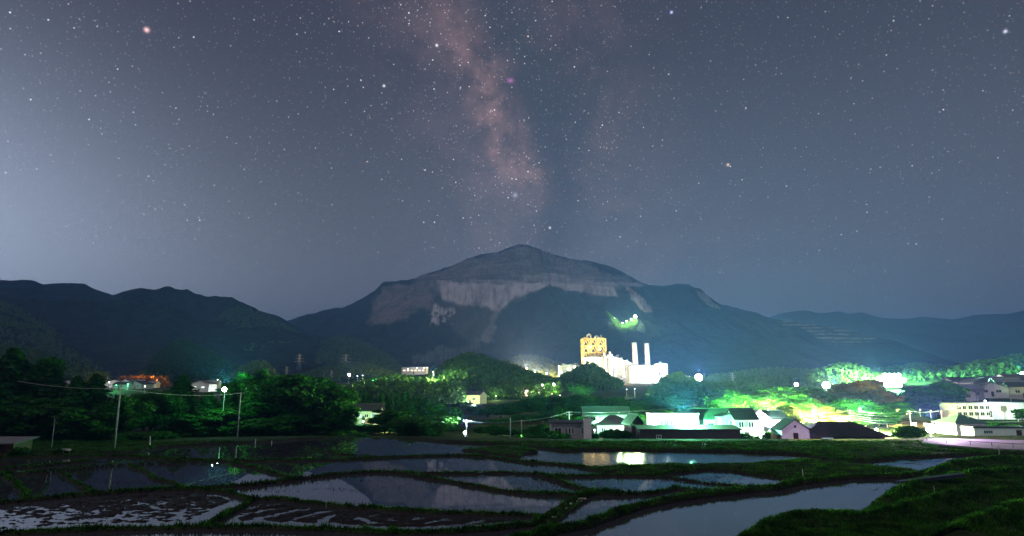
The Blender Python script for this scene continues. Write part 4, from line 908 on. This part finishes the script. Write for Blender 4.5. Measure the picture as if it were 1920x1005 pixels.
def block(px0, px1, top, label, y=D, base=722, kind='building', m='plant_white', roofs=True, dep=16, wn=4):
    x0, x1 = xp(px0, y), xp(px1, y); z0, z1 = zp(base, y), zp(top, y); h = z1-z0; a = (x1-x0)/2
    rt = empty('factory_'+kind if kind != 'silo' else 'silo', ((x0+x1)/2, y, z0))
    if kind == 'silo':
        MB().tube((0, 0, 0), (0, 0, h), a, a, 20).build('shell', M[m], rt, True); MB().tube((0, 0, h), (0, 0, h+a*.35), a, a*.35, 20).build('cap', M[m], rt, True)
        MB().box(-a*.3, a*.3, -a*.3, a*.3, h+a*.2, h+a*.2+4).build('head_house', M[m], rt)
    else:
        MB().box(-a, a, -dep/2, dep/2, 0, h).build('wall', M[m], rt)
        MB().prism([(-a-.6, h), (a+.6, h), (a+.6, h+.6), (0, h+2.2), (-a-.6, h+.6)], -dep/2-.6, dep/2+.6).build('roof', M['metal'], rt)
        for i in range(wn):
            q = -a+(i+.5)*2*a/wn; MB().box(q-a/wn*.4, q+a/wn*.4, -dep/2-.15, -dep/2-.01, h*.45, h*.6).build('window', M['pane'], rt)
    if kind != 'silo':
        r2 = random.Random(int(px0)); dk = MB()
        for i in range(3):
            q = r2.uniform(-a*.8, a*.8); e = r2.uniform(2.5, 5.5); dk.path([(q, 0, h), (q, 0, h+e), (q+r2.choice((-1, 1))*a*.25, 0, h+e+1), (q+.1, -dep*.4, h*.8)], [.55]*4, 6)
        dk.build('duct', M['metal'], rt); st = MB()
        for i in range(5): st.box(a-3.6, a-.4, -dep/2-2.2, -dep/2-.3, h*(i+.5)/5, h*(i+.5)/5+.35)
        st.box(a-3.6, a-3.3, -dep/2-2.2, -dep/2-1.9, 0, h).box(a-.7, a-.4, -dep/2-2.2, -dep/2-1.9, 0, h).build('stair_tower', M['yellow_steel'], rt)
        MB().box(-a-.25, a+.25, -dep/2-.3, -dep/2-.02, h*.70, h*.76).build('eave_band', M['metal'], rt)
    else:
        MB().tube((0, 0, h*.33), (0, 0, h*.33+.5), a+.35, a+.35, 20).tube((0, 0, h*.7), (0, 0, h*.7+.5), a+.35, a+.35, 20).build('walkway', M['metal'], rt)
        MB().box(-.4, .4, -a-.8, -a-.1, 0, h).build('ladder', M['metal'], rt)
    tag(rt, label, kind if kind != 'building' else 'factory building')
block(1094, 1128, 671, 'windowless block at the foot of the yellow tower', y=1085, wn=3)
block(1128, 1139, 668, 'slender silo touching the foot of the yellow tower', kind='silo', y=1080)
block(1139, 1150, 665, 'broad white silo with a head house right of the tower', kind='silo', y=1084)
block(1149, 1162, 672, 'stepped white hall right of the broad silo', y=1092)
block(1160, 1172, 676, 'small white silo in the middle of the works', kind='silo', y=1090)
block(1171, 1182, 680, 'smallest white silo left of the chimneys', kind='silo', y=1088)
block(1180, 1232, 688, 'long white mill hall in front of the two chimneys', y=1070, wn=8)
block(1226, 1250, 683, 'tall white end block right of the chimneys', y=1092)
block(1248, 1292, 706, 'low white shed stretching right from the works', y=1080, wn=8)
block(1048, 1092, 686, 'low floodlit yard building left of the tower', y=1150, wn=6)
rt = empty('conveyor_gallery', (xp(1136), D-22, zp(672))); q = np.array([xp(1190)-xp(1136), 0, zp(690)-zp(672)]); b = MB().add([(0, -2, 0), (0, 2, 0), (0, 2, 5), (0, -2, 5), *(q+np.array(o) for o in ((0, -2, 0), (0, 2, 0), (0, 2, 5), (0, -2, 5)))], [(0, 1, 2, 3), (7, 6, 5, 4), (0, 4, 5, 1), (1, 5, 6, 2), (2, 6, 7, 3), (3, 7, 4, 0)]); b.build('gallery', M['plant_white'], rt)
for k in (.25, .55, .85): MB().box(q[0]*k-.6, q[0]*k+.6, -1, 1, -34, q[2]*k).build('trestle', M['metal'], rt)
tag(rt, 'sloping conveyor gallery running down right from the tower', 'conveyor')
for k, (px, py, y, c, pw, hd, lb) in enumerate([
    (1100, 690, 1060, (1, .85, .5), 4e4, 1.2, 'warm lamp at the left foot of the tower'), (1125, 655, 1085, (1, .72, .3), 1.0e4, 1.8, 'warm lamp high inside the yellow tower'), (1108, 650, 1085, (1, .7, .3), 5e3, 1.0, 'second warm lamp left inside the yellow tower'),
    (1145, 700, 1039, (1, .80, .45), 8e4, 1.8, 'cream lamp in front of the silos'), (1170, 705, 1039, (1, .85, .55), 3.5e5, 2.2, 'cream lamp in the middle of the works'), (1197, 706, 1034, WHITE, 2e5, 3.0, 'white lamp in front of the left chimney'),
    (1214, 712, 1029, (.97, .93, 1), 9e5, 5.0, 'glaring white lamp below the right chimney'), (1240, 690, 1049, (.8, 1, .9), 7e5, 4.5, 'greenish white lamp at the right end block'), (1262, 704, 1044, WHITE, 3e5, 1.5, 'white lamp over the low shed'), (1285, 712, 1044, WHITE, 3e5, 1.5, 'white lamp at the right end of the low shed'),
    (1067, 692, 1080, (.75, 1, .6), 1.6e5, 3.5, 'lime white lamp on the yard left of the tower'), (1052, 698, 1080, (.8, 1, .7), 1.2e5, 2.2, 'lower lime white lamp on the yard left of the tower'), (1078, 688, 1080, (.85, 1, .7), 6e4, 2.5, 'upper lime white lamp beside the tower yard'),
    (987, 691, 1190, (1, .6, .25), 5e6, 2.5, 'orange lamp at the foot of the brown wooded hill'), (1003, 697, 1180, (1, .8, .4), 5e6, 1.6, 'cream lamp right of the orange one under the brown hill'), (1025, 700, 1150, (1, .95, .6), 8e5, 2.0, 'pale lamp between the brown hill and the yard'),
    (1160, 722, 830, (1, .6, .15), 5e5, 1.0, 'amber lamp under the amber lit trees')]):
    street_lamp(px, py, y, c, pw*(.6 if 'tower' in lb and 'yard' not in lb else .5), lb, head=hd*.8, estr=22, group='lamps of the cement works', emit_col=c, halo=((pw*5, 90, 10) if hd > 2 else None))
for px in (1196, 1219.5):   # added uplights without fixtures, put in to brighten the chimneys
    for dx in (-14, 12):
        l = light((xp(px)+dx, D-17, zp(696)), (1, .95, .9), 2e5, 1.0, 50, (xp(px)-1, D+15, zp(664)), blend=.8)
l = light((xp(1114), D-75, zp(706)), (1, .56, .10), 1.0e5, 2.0, 60, (xp(1114), D, zp(665)))  # added warm spot without a lamp head, colours the tower yellow
hill([(1100, 750), (1180, 728), (1250, 722), (1350, 720), (1450, 724), (1520, 735)], 380, 520, 580, 1500, 8, 7, cone=.2)
# lit quarry road on the mountain
def on_mountain(px, py):
    tt_, ys_, z_ = MAIN[1]; c = int(np.argmin(np.abs(tt_-(px-CX)/F*1.0))); 
    for _ in range(3):
        r_ = np.arange(len(ys_)); q = XZ(tt_[c]*ys_, ys_, z_[:, c])[1]; k = int(np.argmax(q <= py)); x = tt_[c]*ys_[k]
        c = int(np.clip(c+round((px-XZ(x, ys_[k], z_[k, c])[0])/F/(tt_[1]-tt_[0])), 0, len(tt_)-1))
    return np.array([tt_[c]*ys_[k], ys_[k], z_[k, c]])
mt = []
for _ in range(420):
    u = trn.random(); v_ = trn.gauss(0, 1)
    if trn.random() < .5: px, py = 1140+30*u+v_*2.5, 594+26*u+v_*4
    else: px, py = 1168+26*u+v_*2, 622-18*u+v_*3.5
    mt.append(on_mountain(px, py))
wood_mesh('woodland', np.array(mt), 15, 13, M['far_leaf'], cone=.3)
for px, py, hd, pw, lb in ((1191, 603, 6, 1.6e6, 'white work light at the upper end of the quarry road'), (1183, 608, 4.5, 1.4e6, 'second work light down the quarry road'), (1175, 612, 4, 1.4e6, 'third work light down the quarry road'), (1167, 616, 3, 1.4e6, 'lowest work light at the bend of the quarry road'), (1152, 606, .8, 8e5, 'dim work light left among the lit bushes on the slope')):
    q = on_mountain(px, py+1); rt = empty('work_light', tuple(q)); MB().tube((0, 0, -3), (0, 0, 16), .5, .4, 6).build('post', M['metal'], rt)
    MB().ball((0, -8, 24), hd*(.8 if hd < 5 else 1.3), 10, 6).build('bulb', emis('work_glass', (.95, 1, .85), 25), rt, True); l = light((0, 0, 0), (.75, 1, .4), pw*.45, 2); l.parent = rt; l.location = (0, -30, 26)
    tag(rt, lb, 'work light', 'work lights on the mountain')

# ================================================================ NEAR TREES
L = [  # kind, column, top row, depth, width, label
 ('cedar', -22, 690, 132, 120, 'dark conifer cut by the left edge of the photo'), ('cedar', 28, 652, 136, 130, 'tallest conifer of the left grove'), ('broad', 72, 664, 140, 110, 'leafy tree just right of the tallest conifer'),
 ('cedar', 104, 682, 138, 90, 'narrow conifer left of the gap with town lights'), ('broad', 20, 740, 128, 120, 'low tree in front of the tallest conifer'), ('broad', 92, 745, 128, 110, 'broad low tree under the narrow conifer'), ('cedar', 146, 704, 136, 80, 'small conifer left of the dark pointed one'),
 ('cedar', 182, 700, 140, 90, 'dark pointed conifer in the middle of the left grove'), ('broad', 170, 760, 128, 110, 'low tree under the dark pointed conifer'), ('broad', 238, 736, 132, 80, 'round tree just right of the leaning pole'), ('broad', 290, 733, 143, 95, 'round green tree with a forked pale trunk'),
 ('cedar', 344, 703, 155, 90, 'pointed conifer right of the forked tree'), ('broad', 320, 728, 157, 90, 'tree half hidden behind the forked tree'), ('cedar', 392, 735, 153, 80, 'short conifer below the lone teal lamp'), ('broad', 374, 775, 145, 80, 'low tree right of the white marker post'),
 ('broad', 430, 762, 151, 90, 'tree behind the pole with the crossarm'), ('broad', 478, 688, 160, 96, 'tall tree with ragged crown over the pole'), ('broad', 520, 718, 156, 100, 'left shoulder of the big dark tree'), ('broad', 570, 700, 153, 170, 'big round dark tree with green lit right side'),
 ('broad', 612, 722, 150, 110, 'green lit tree at the right of the big round one'), ('broad', 538, 775, 146, 120, 'low tree under the big round dark tree'), ('broad', 625, 772, 148, 80, 'low bright green tree at the grove end'), ('broad', 480, 782, 147, 90, 'low tree right of the pole with the crossarm'),
 ('bamboo', 800, 778, 129, 78, 'feathery bright bamboo clump left of the cool lamp'), ('bamboo', 772, 783, 131, 60, 'dimmer bamboo clump behind the thin pole'), ('broad', 733, 765, 150, 90, 'garden tree lit warm from below'), ('broad', 690, 795, 153, 80, 'dark bush tree in front of the greenish house'), ('broad', 655, 800, 151, 60, 'dark low tree at the corner of the greenish house'), ('broad', 722, 798, 151, 70, 'dark low tree left of the thin pole'),
 ('broad', 1338, 762, 158, 78, 'teal lit tree right of the brightest lamp'), ('cedar', 1190, 763, 165, 40, 'small bright green conifer behind the lean-to'), ('broad', 1210, 790, 155, 40, 'bright green tree beside the pale two storey house'),
 ('broad', 1385, 728, 186, 110, 'bright green tree over the green roofs'), ('broad', 1440, 722, 192, 120, 'largest green tree behind the white houses'), ('broad', 1490, 748, 182, 90, 'yellow green tree lit from below'), ('olive', 1530, 762, 178, 70, 'yellow lit tree left of the thin brown pole'), ('olive', 1470, 760, 170, 60, 'bright yellow tree right of the white houses'),
 ('broad', 1508, 724, 215, 90, 'dark flat topped tree between the two skyline lamps'), ('rust', 1604, 712, 225, 110, 'rust coloured tree on the skyline'), ('rust', 1636, 728, 215, 80, 'second rust tree right of the tallest rust one'), ('broad', 1585, 745, 195, 110, 'green tree in front of the rust trees'), ('broad', 1620, 770, 175, 90, 'green tree behind the right end of the barn'),
 ('olive', 1560, 770, 172, 60, 'pale yellow tree behind the huge barn roof'), ('broad', 1672, 752, 200, 70, 'round green tree below the bank of floodlights'), ('broad', 1738, 722, 235, 90, 'dark tree at the left of the right hand town'), ('broad', 1772, 714, 240, 60, 'brown topped dark tree beside the right hand town'), ('broad', 1715, 740, 225, 80, 'dark tree between the floodlights and the town'), ('broad', 1755, 745, 222, 90, 'dark tree above the orange lit bushes'), ('broad', 1702, 762, 205, 60, 'low tree behind the wooden house'),
 ('broad', 1862, 790, 170, 34, 'bright green bush tree below the pale hall'), ('broad', 1903, 795, 165, 36, 'bright green tree at the right edge below the hall'), ('broad', 1880, 803, 160, 24, 'small green bush above the long white store'), ('broad', 1913, 765, 200, 30, 'pale green tree at the right edge beside the hall'),
 ('broad', 1090, 716, 420, 46, 'bright green tree below the dark knoll'), ('cedar', 1045, 760, 190, 46, 'green conifer above the grey bungalow'), ('broad', 1085, 780, 165, 60, 'green tree behind the grey bungalow'), ('broad', 1122, 778, 175, 50, 'green tree behind the green roofed house')]
for k, px, tp_, y, wd, lb in L: tree(k, px, tp_, y, wd*(1.05 if k == 'broad' else 1.0), lb, {'broad': 'broadleaf_tree', 'cedar': 'conifer_tree', 'bamboo': 'bamboo_clump', 'olive': 'broadleaf_tree', 'rust': 'broadleaf_tree'}[k], 'tree' if k != 'bamboo' else 'bamboo')
_Z = 0
ORD = ['first', 'second', 'third', 'fourth', 'fifth', 'sixth', 'seventh', 'eighth', 'ninth', 'tenth', 'eleventh', 'twelfth', 'thirteenth', 'fourteenth', 'fifteenth', 'sixteenth', 'seventeenth', 'eighteenth', 'nineteenth', 'twentieth', 'twenty-first', 'twenty-second', 'twenty-third', 'twenty-fourth', 'twenty-fifth', 'twenty-sixth', 'twenty-seventh', 'twenty-eighth', 'twenty-ninth', 'thirtieth']
def row(kind, x0, x1, n, topf, y, wd, phrase, grp, jit=8, name=None, dy=12):
    for i in range(n):
        px = x0+(x1-x0)*(i+.5)/n+trn.uniform(-.3, .3)*(x1-x0)/n
        tree(kind if isinstance(kind, str) else kind[i % len(kind)], px, topf(px)+trn.uniform(-jit, jit)*.5, y+trn.uniform(-dy, dy)*.5, wd*trn.uniform(.85, 1.2), '%s from the left %s' % (ORD[i], phrase), name or 'broadleaf_tree', 'tree', grp)
I = lambda *p: (lambda x: float(np.interp(x, p[0::2], p[1::2])))
row('broad', -20, 420, 11, I(-20, 745, 110, 755, 230, 752, 420, 762), 165, 70, 'in the dark rank at the back of the left grove', 'dark rank behind the left grove', 10)
row('broad', 420, 650, 6, I(420, 745, 480, 730, 650, 765), 172, 70, 'in the rank behind the big dark tree', 'dark rank behind the big dark tree', 10)
row('shrub', -20, 300, 12, I(-20, 812, 300, 812), 128, 46, 'of the undergrowth bushes below the left grove', 'undergrowth below the left grove', 10, 'shrub', 3)
row('shrub', 300, 660, 14, I(300, 803, 660, 798), 146, 46, 'of the undergrowth bushes below the big dark tree', 'undergrowth below the big dark tree', 10, 'shrub', 3)
row('cedar', 642, 770, 13, I(640, 728, 700, 740, 770, 735), 205, 22, 'in the row of small black conifers', 'row of small conifers', 14, 'conifer_tree')
row(('broad', 'cedar'), 770, 880, 7, I(770, 735, 800, 748, 850, 760, 885, 795), 190, 46, 'in the dark wood behind the bamboo', 'dark wood behind the bamboo', 10)
row('broad', 775, 870, 5, I(770, 790, 870, 800), 165, 40, 'of the low trees behind the bamboo', 'low trees behind the bamboo')
row('broad', 900, 1215, 14, I(895, 775, 930, 758, 1000, 742, 1080, 738, 1150, 742, 1215, 750), 235, 52, 'in the long dark wood above the village', 'long dark wood above the village', 8)
row('broad', 910, 1200, 12, I(905, 790, 960, 775, 1200, 772), 195, 46, 'in the lower rank of the dark wood', 'lower rank of the dark wood', 10)
row('broad', 1210, 1370, 8, I(1210, 742, 1300, 735, 1370, 730), 240, 44, 'in the wood behind the brightest lamp', 'wood behind the brightest lamp', 8)
row('broad', 1215, 1330, 6, I(1210, 770, 1330, 770), 196, 40, 'of the lower trees behind the brightest lamp', 'lower trees behind the brightest lamp', 8)
row(('broad', 'olive'), 1350, 1560, 9, I(1350, 745, 1560, 750), 200, 48, 'of the bright trees behind the white houses', 'bright trees behind the white houses', 12)
row('broad', 1560, 1700, 6, I(1560, 780, 1700, 778), 180, 40, 'of the low green trees behind the barn', 'low green trees behind the barn', 8)
row('broad', 1640, 1790, 7, I(1640, 745, 1790, 752), 250, 40, 'of the dim trees below the floodlights', 'dim trees below the floodlights', 10)
row('broad', 900, 1060, 9, I(895, 802, 930, 800, 960, 806, 1000, 800, 1060, 800), 142, 30, 'of the bushes left of the grey bungalow', 'bushes left of the grey bungalow', 12)
row('broad', 845, 905, 3, I(845, 760, 905, 775), 330, 40, 'of the trees in the gap between the woods', 'trees in the gap between the woods')
for i, (px, tp_, wd, y, lb) in enumerate([(1692, 797, 62, 133, 'large dark round bush beside the violet floodlight'), (1153, 804, 26, 133, 'clipped green shrub left of the pair before the hipped roof'), (1172, 806, 26, 133, 'clipped green shrub right of the pair before the hipped roof'), (1135, 806, 22, 134, 'green shrub nearest the white end wall'), (1118, 812, 16, 133, 'small shrub against the foot of the white end wall'), (1395, 812, 32, 128, 'green shrub before the beige house'), (1420, 818, 18, 129, 'small pale shrub right of the beige house'), (1232, 822, 26, 127, 'olive bush at the left end of the long dark shed'),
    (1060, 812, 30, 131, 'green shrub under the windows of the grey bungalow'), (1040, 806, 34, 131, 'green shrub at the left corner of the grey bungalow'), (990, 812, 30, 131, 'bright shrub beside the tiny low lamp'), (1012, 812, 30, 131, 'dark shrub left of the grey bungalow'), (1515, 815, 22, 124, 'small green shrub at the left foot of the barn'), (1648, 812, 14, 135, 'green shrub at the right corner of the barn'), (45, 838, 30, 104, 'dim green bush beside the reddish brown shed'), (125, 840, 26, 108, 'dim bush by the low pale board'), (1440, 808, 22, 134, 'small garden tree in front of the bright white house'), (800, 818, 60, 126, 'low growth at the foot of the bamboo'), (660, 812, 60, 128, 'dark low bush left of the thin pole')]):
    tree('shrub', px, tp_, y, wd, lb, 'shrub', 'shrub')

# ================================================================ TOWN HOUSES FAR OFF
hr_ = random.Random(3)
def far_house(px, y, w_, label, grp, wallm, roofm, lit=None, lift=0, name='town_house'):
    hw = hr_.uniform(3, 5.5)
    house(label, px, 740, y, w_, w_*.7, hw, w_*.16, hr_.uniform(-25, 25), axis=hr_.choice('xy'), wall=wallm, roof=roofm, wins=[(-w_*.22, hw*.45, w_*.16, 1.1, lit), (w_*.2, hw*.45, w_*.16, 1.1, lit)], door=(0, 1, 2), name=name, cat='house', group=grp, lift=lift)
T1 = [(1795, 262, 10, 'dark roofed'), (1803, 300, 12, 'small dim'), (1826, 290, 9, 'white gabled'), (1852, 270, 12, 'pale roofed'), (1868, 300, 13, 'lit fronted'), (1888, 285, 10, 'green lit'), (1905, 320, 14, 'wide pale'), (1915, 265, 10, 'rightmost grey'), (1845, 320, 12, 'far white'), (1880, 335, 12, 'farthest pale'), (1782, 300, 10, 'leftmost dark'), (1815, 262, 9, 'blue grey')]
for i, (px, y, w_, ad) in enumerate(T1):
    far_house(px, y, w_, '%s town house, %s from the left on the right hand slope' % (ad, ORD[sorted(t[0] for t in T1).index(px)]), 'houses of the right hand town', ('wall_white', 'wall_beige', 'wall_grey')[i % 3], ('roof_grey', 'roof_dark', 'metal')[i % 3], ((1, .85, .7), 1.2) if i % 4 == 1 else None)
T2 = [200, 214, 228, 241, 252, 262, 273, 285, 296, 125, 133, 365, 380, 398, 442, 455]
for i, px in enumerate(T2):
    far_house(px, 470+hr_.uniform(-70, 120), hr_.uniform(9, 15), 'town house, %s from the left of those glimpsed above the left grove' % ORD[sorted(T2).index(px)], 'far houses above the left grove', ('wall_white', 'wall_beige', 'wall_grey')[i % 3], ('roof_grey', 'metal', 'roof_dark')[i % 3], ((.8, 1, .9), 1.5) if i % 3 == 0 else None)
T3 = [662, 676, 690, 704, 716, 888, 985, 992, 1010]
for i, px in enumerate(T3):
    far_house(px, (330 if px < 900 else 400)+hr_.uniform(-10, 40), hr_.uniform(10, 14), 'village house, %s from the left of those behind the dark woods' % ORD[i], 'houses behind the dark woods', ('wall_white', 'wall_beige')[i % 2], ('roof_grey', 'roof_dark')[i % 2], ((1, .95, .6), 1.8) if i % 2 == 0 else None)
house('long flat roofed school building shining at the foot of the mountain', 778, 697, 900, 36, 12, 9, .8, -8, wall='wall_beige', roof='metal', roof_style='flat', name='school_building', cat='building', wins=[(k*5.6-14, 4, 3.5, 2, ((1, .85, .6), 1.6)) for k in range(6)], door=(0, 2, 3), lift=14)
tl = [(205, 716, 520, WHITE, 9000), (218, 722, 450, TEAL, 9000), (240, 720, 480, TEAL, 9000), (262, 711, 640, ORANGE, 60000), (228, 710, 640, ORANGE, 40000), (295, 712, 640, ORANGE, 50000), (272, 724, 430, (1, .9, .8), 6000), (100, 722, 420, WHITE, 6000), (370, 716, 600, WARM, 9000), (404, 730, 480, TEAL, 9000), (436, 733, 460, WHITE, 12000), (408, 712, 800, (1, 1, .7), 12000), (456, 716, 600, TEAL, 12000),
      (651, 730, 420, WHITE, 9000), (700, 726, 420, TEAL, 20000), (675, 735, 350, LIME, 12000), (698, 743, 345, LIME, 12000), (688, 746, 340, LIME, 10000), (715, 740, 345, LIME, 8000), (680, 704, 720, WHITE, 9000), (670, 705, 720, WHITE, 6000), (555, 704, 800, (1, .8, .5), 9000), (765, 692, 880, WHITE, 5000), (782, 690, 880, WHITE, 5000), (795, 690, 880, (.9, .95, 1), 4000), (812, 697, 430, LIME, 1.0e5), (848, 696, 620, (1, .9, .5), 12000), (835, 698, 620, (1, .85, .5), 9000),
      (878, 752, 320, LIME, 7000), (898, 756, 340, WHITE, 5000), (955, 705, 900, (1, 1, .6), 20000), (965, 707, 890, (1, 1, .7), 15000), (990, 735, 400, (1, .6, .4), 7000), (930, 742, 380, LIME, 5000), (958, 758, 300, WHITE, 900), (1035, 738, 300, WARM, 500), (1050, 741, 300, (1, .7, .6), 500), (1190, 729, 420, WHITE, 6000), (1175, 730, 420, WHITE, 4000), (1245, 734, 400, WHITE, 4000), (1300, 722, 700, WHITE, 20000),
      (1790, 722, 360, LIME, 14000), (1755, 722, 400, LIME, 12000), (1700, 728, 400, LIME, 14000), (1850, 728, 330, (1, .95, .9), 9000), (1885, 727, 330, WHITE, 12000), (1865, 743, 290, (1, .9, .9), 3500), (1900, 742, 290, (1, .85, .8), 5000), (1825, 744, 270, WHITE, 2500), (1805, 735, 290, (1, .8, .7), 2500), (1765, 772, 190, ORANGE, 1500), (1745, 770, 195, ORANGE, 2000), (1725, 768, 195, (1, .8, .6), 2000), (1780, 780, 185, WARM, 2000), (1700, 776, 190, WARM, 1200), (1903, 712, 450, TEAL, 3e5), (1640, 716, 440, LIME, 6e4), (1590, 716, 450, LIME, 6e4), (1350, 716, 560, (.8, 1, .7), 2e5)]
zone = lambda px: 'left town' if px < 330 else 'town behind the big dark tree' if px < 600 else 'hamlet behind the dark woods' if px < 1100 else 'village edge below the works' if px < 1400 else 'right hand town'
cnt = {}
order = sorted(range(len(tl)), key=lambda i: tl[i][0]); idx = {}
for i in order: z_ = zone(tl[i][0]); cnt[z_] = cnt.get(z_, 0)+1; idx[i] = cnt[z_]
for i, (px, py, y, c, pw) in enumerate(tl):
    street_lamp(px, py, y, c, pw, 'tiny %s lamp, %s from the left in the %s' % ({TEAL: 'teal', WHITE: 'white', ORANGE: 'orange', LIME: 'lime', WARM: 'warm'}.get(c, 'pale'), ORD[idx[i]-1], zone(px)), head=y*.00065, estr=9, group='small lamps of the towns', emit_col=c)

hill([(790, 712), (820, 692), (840, 677), (860, 667), (878, 662), (900, 665), (925, 674), (950, 681), (975, 690), (1010, 704), (1050, 716)], 430, 640, 760, 2600, 8, 6.5, cone=.25)
hill([(925, 690), (950, 675), (975, 667), (1000, 667), (1025, 672), (1050, 681), (1075, 694)], 1200, 1500, 1700, 900, 13, 11, mtl='leaf_d', cone=.2)
hill([(1015, 735), (1045, 712), (1075, 694), (1098, 681), (1115, 683), (1130, 694), (1150, 712), (1190, 722), (1260, 728), (1300, 735)], 560, 820, 900, 1800, 9, 7.5, cone=.3)
hill([(1180, 735), (1230, 718), (1262, 704), (1275, 698), (1290, 712), (1330, 715), (1380, 712), (1440, 708), (1490, 713), (1520, 725)], 600, 900, 1000, 1300, 10, 8)
hill([(1500, 728), (1520, 703), (1550, 690), (1575, 685), (1600, 687), (1625, 695), (1660, 708), (1700, 716)], 470, 620, 720, 1100, 11, 7.5, cone=.8)
hill([(1640, 728), (1690, 705), (1720, 697), (1760, 705), (1800, 690), (1840, 680), (1880, 675), (1930, 665), (2000, 655), (2100, 660)], 480, 760, 900, 2400, 12, 8, cone=.6)
hill([(1300, 712), (1380, 700), (1440, 690), (1520, 695), (1600, 700), (1660, 690), (1720, 682), (1780, 690), (1850, 700)], 1000, 1500, 1700, 1500, 13, 11)
hill([(258, 708), (280, 680), (300, 655), (330, 638), (350, 637), (380, 652), (410, 668), (440, 685), (470, 705)], 800, 1150, 1350, 1700, 13, 9, cone=.9, mtl='leaf_b')
hill([(420, 715), (450, 690), (475, 678), (500, 680), (515, 700), (530, 715)], 700, 900, 1000, 500, 12, 8, cone=.4)
hill([(-60, 640), (0, 645), (60, 655), (100, 672), (150, 690), (190, 703), (215, 715)], 600, 1000, 1200, 1500, 12, 9, cone=.7)
hill([(180, 722), (230, 709), (300, 709), (335, 716)], 560, 680, 720, 420, 10, 7, cone=.5, mtl='leaf_e')
hill([(540, 712), (600, 690), (650, 678), (700, 683), (740, 700), (780, 712)], 1100, 1600, 1800, 1300, 13, 10)
hill([(620, 735), (680, 714), (740, 706), (800, 712), (860, 722), (900, 735)], 330, 560, 640, 1500, 8, 6, cone=.4)
hill([(-160, 560), (-60, 560), (0, 562), (40, 580), (80, 600), (110, 620), (140, 640), (180, 672), (210, 700)], 1300, 1900, 2200, 1500, 16, 12, spur=.15)
hill([(360, 690), (400, 600), (425, 578), (450, 572), (480, 583), (520, 600), (560, 622), (600, 660), (650, 690)], 1500, 2500, 2900, 2200, 18, 14, spur=.15, pw=1.0)
hill([(560, 700), (600, 640), (640, 628), (680, 640), (720, 660), (760, 690)], 1500, 2300, 2600, 1300, 18, 14, spur=.12)

# ================================================================ GRASS ON THE BANKS
n = 900000
yy = 46+(rng.random(n)**1.6)*84; tt_ = rng.uniform(-.9, .9, n); xx = tt_*yy
h, g = field_h(xx, yy); cr = np.zeros(n)
for pts, hh, wd in HUMPS: cr = np.maximum(cr, np.exp(-((dist_poly(xx, yy+.5, PG(pts, .8)))/(wd*.33))**2))
for pts, hh, wd in BUNDS: cr = np.maximum(cr, .6*np.exp(-((dist_poly(xx, yy, PG(pts, hh*.6)))/(wd*.25))**2))
pt = sm((fbm(xx*.5, yy*.5, 3)-.34)*5)
keep = (g > .3) & (h > .1) & (rng.random(n) < .30+.5*pt+.6*cr)
seed = (h < -.12) & (fbm(xx*.22, yy*.5, 4) > .56) & (rng.random(n) < .05) & (yy > 68)
sx_, sy_ = xx[seed], yy[seed]; k_ = len(sx_); a = rng.random(k_)*pi
B = np.stack([sx_, sy_, np.full(k_, -.02)], -1); dv = np.stack([np.cos(a), np.sin(a), 0*a], -1)*.05; Tp = B+np.stack([rng.normal(size=k_)*.05, rng.normal(size=k_)*.05, .08+.10*rng.random(k_)], -1)
tag(np_mesh('rice_stubble', np.stack([B-dv, B+dv, Tp], 1).reshape(-1, 3), np.arange(k_*3).reshape(-1, 3), M['bark']), kind='stuff')
xx, yy, h, g, cr = xx[keep], yy[keep], h[keep], g[keep], cr[keep]; m_ = len(xx)
tall = (.07+.16*rng.random(m_)**2)*(1+1.3*cr)+.14*(fbm(xx*.35+9, yy*.35, 3) > .58); a = rng.random(m_)*pi; wd = .035+.03*rng.random(m_)+yy*.0004
lean = rng.normal(size=(m_, 2))*.12
B = np.stack([xx, yy, h-.03], -1); dv = np.stack([np.cos(a), np.sin(a), 0*a], -1)*wd[:, None]; Tp = B+np.stack([lean[:, 0], lean[:, 1], tall], -1)
V = np.stack([B-dv, B+dv, Tp], 1).reshape(-1, 3); print('grass', m_)
tag(np_mesh('grass', V, np.arange(len(V)).reshape(-1, 3), M['grass']), kind='stuff')
HAZE = 1.0e-4
# ---------------------------------------------------------------- the night air
hz = MB().box(-14000, 14000, -300, 15000, -2, 1400).build('haze', bpy.data.materials.new('haze'))
hm = hz.data.materials[0]; hm.use_nodes = True; t = hm.node_tree; t.nodes.clear()
v = t.nodes.new('ShaderNodeVolumePrincipled'); v.inputs['Color'].default_value = (.18, .36, 1.0, 1); v.inputs['Density'].default_value = HAZE
v.inputs['Anisotropy'].default_value = .15
o = t.nodes.new('ShaderNodeOutputMaterial'); t.links.new(v.outputs[0], o.inputs['Volume'])
tag(hz, kind='stuff')
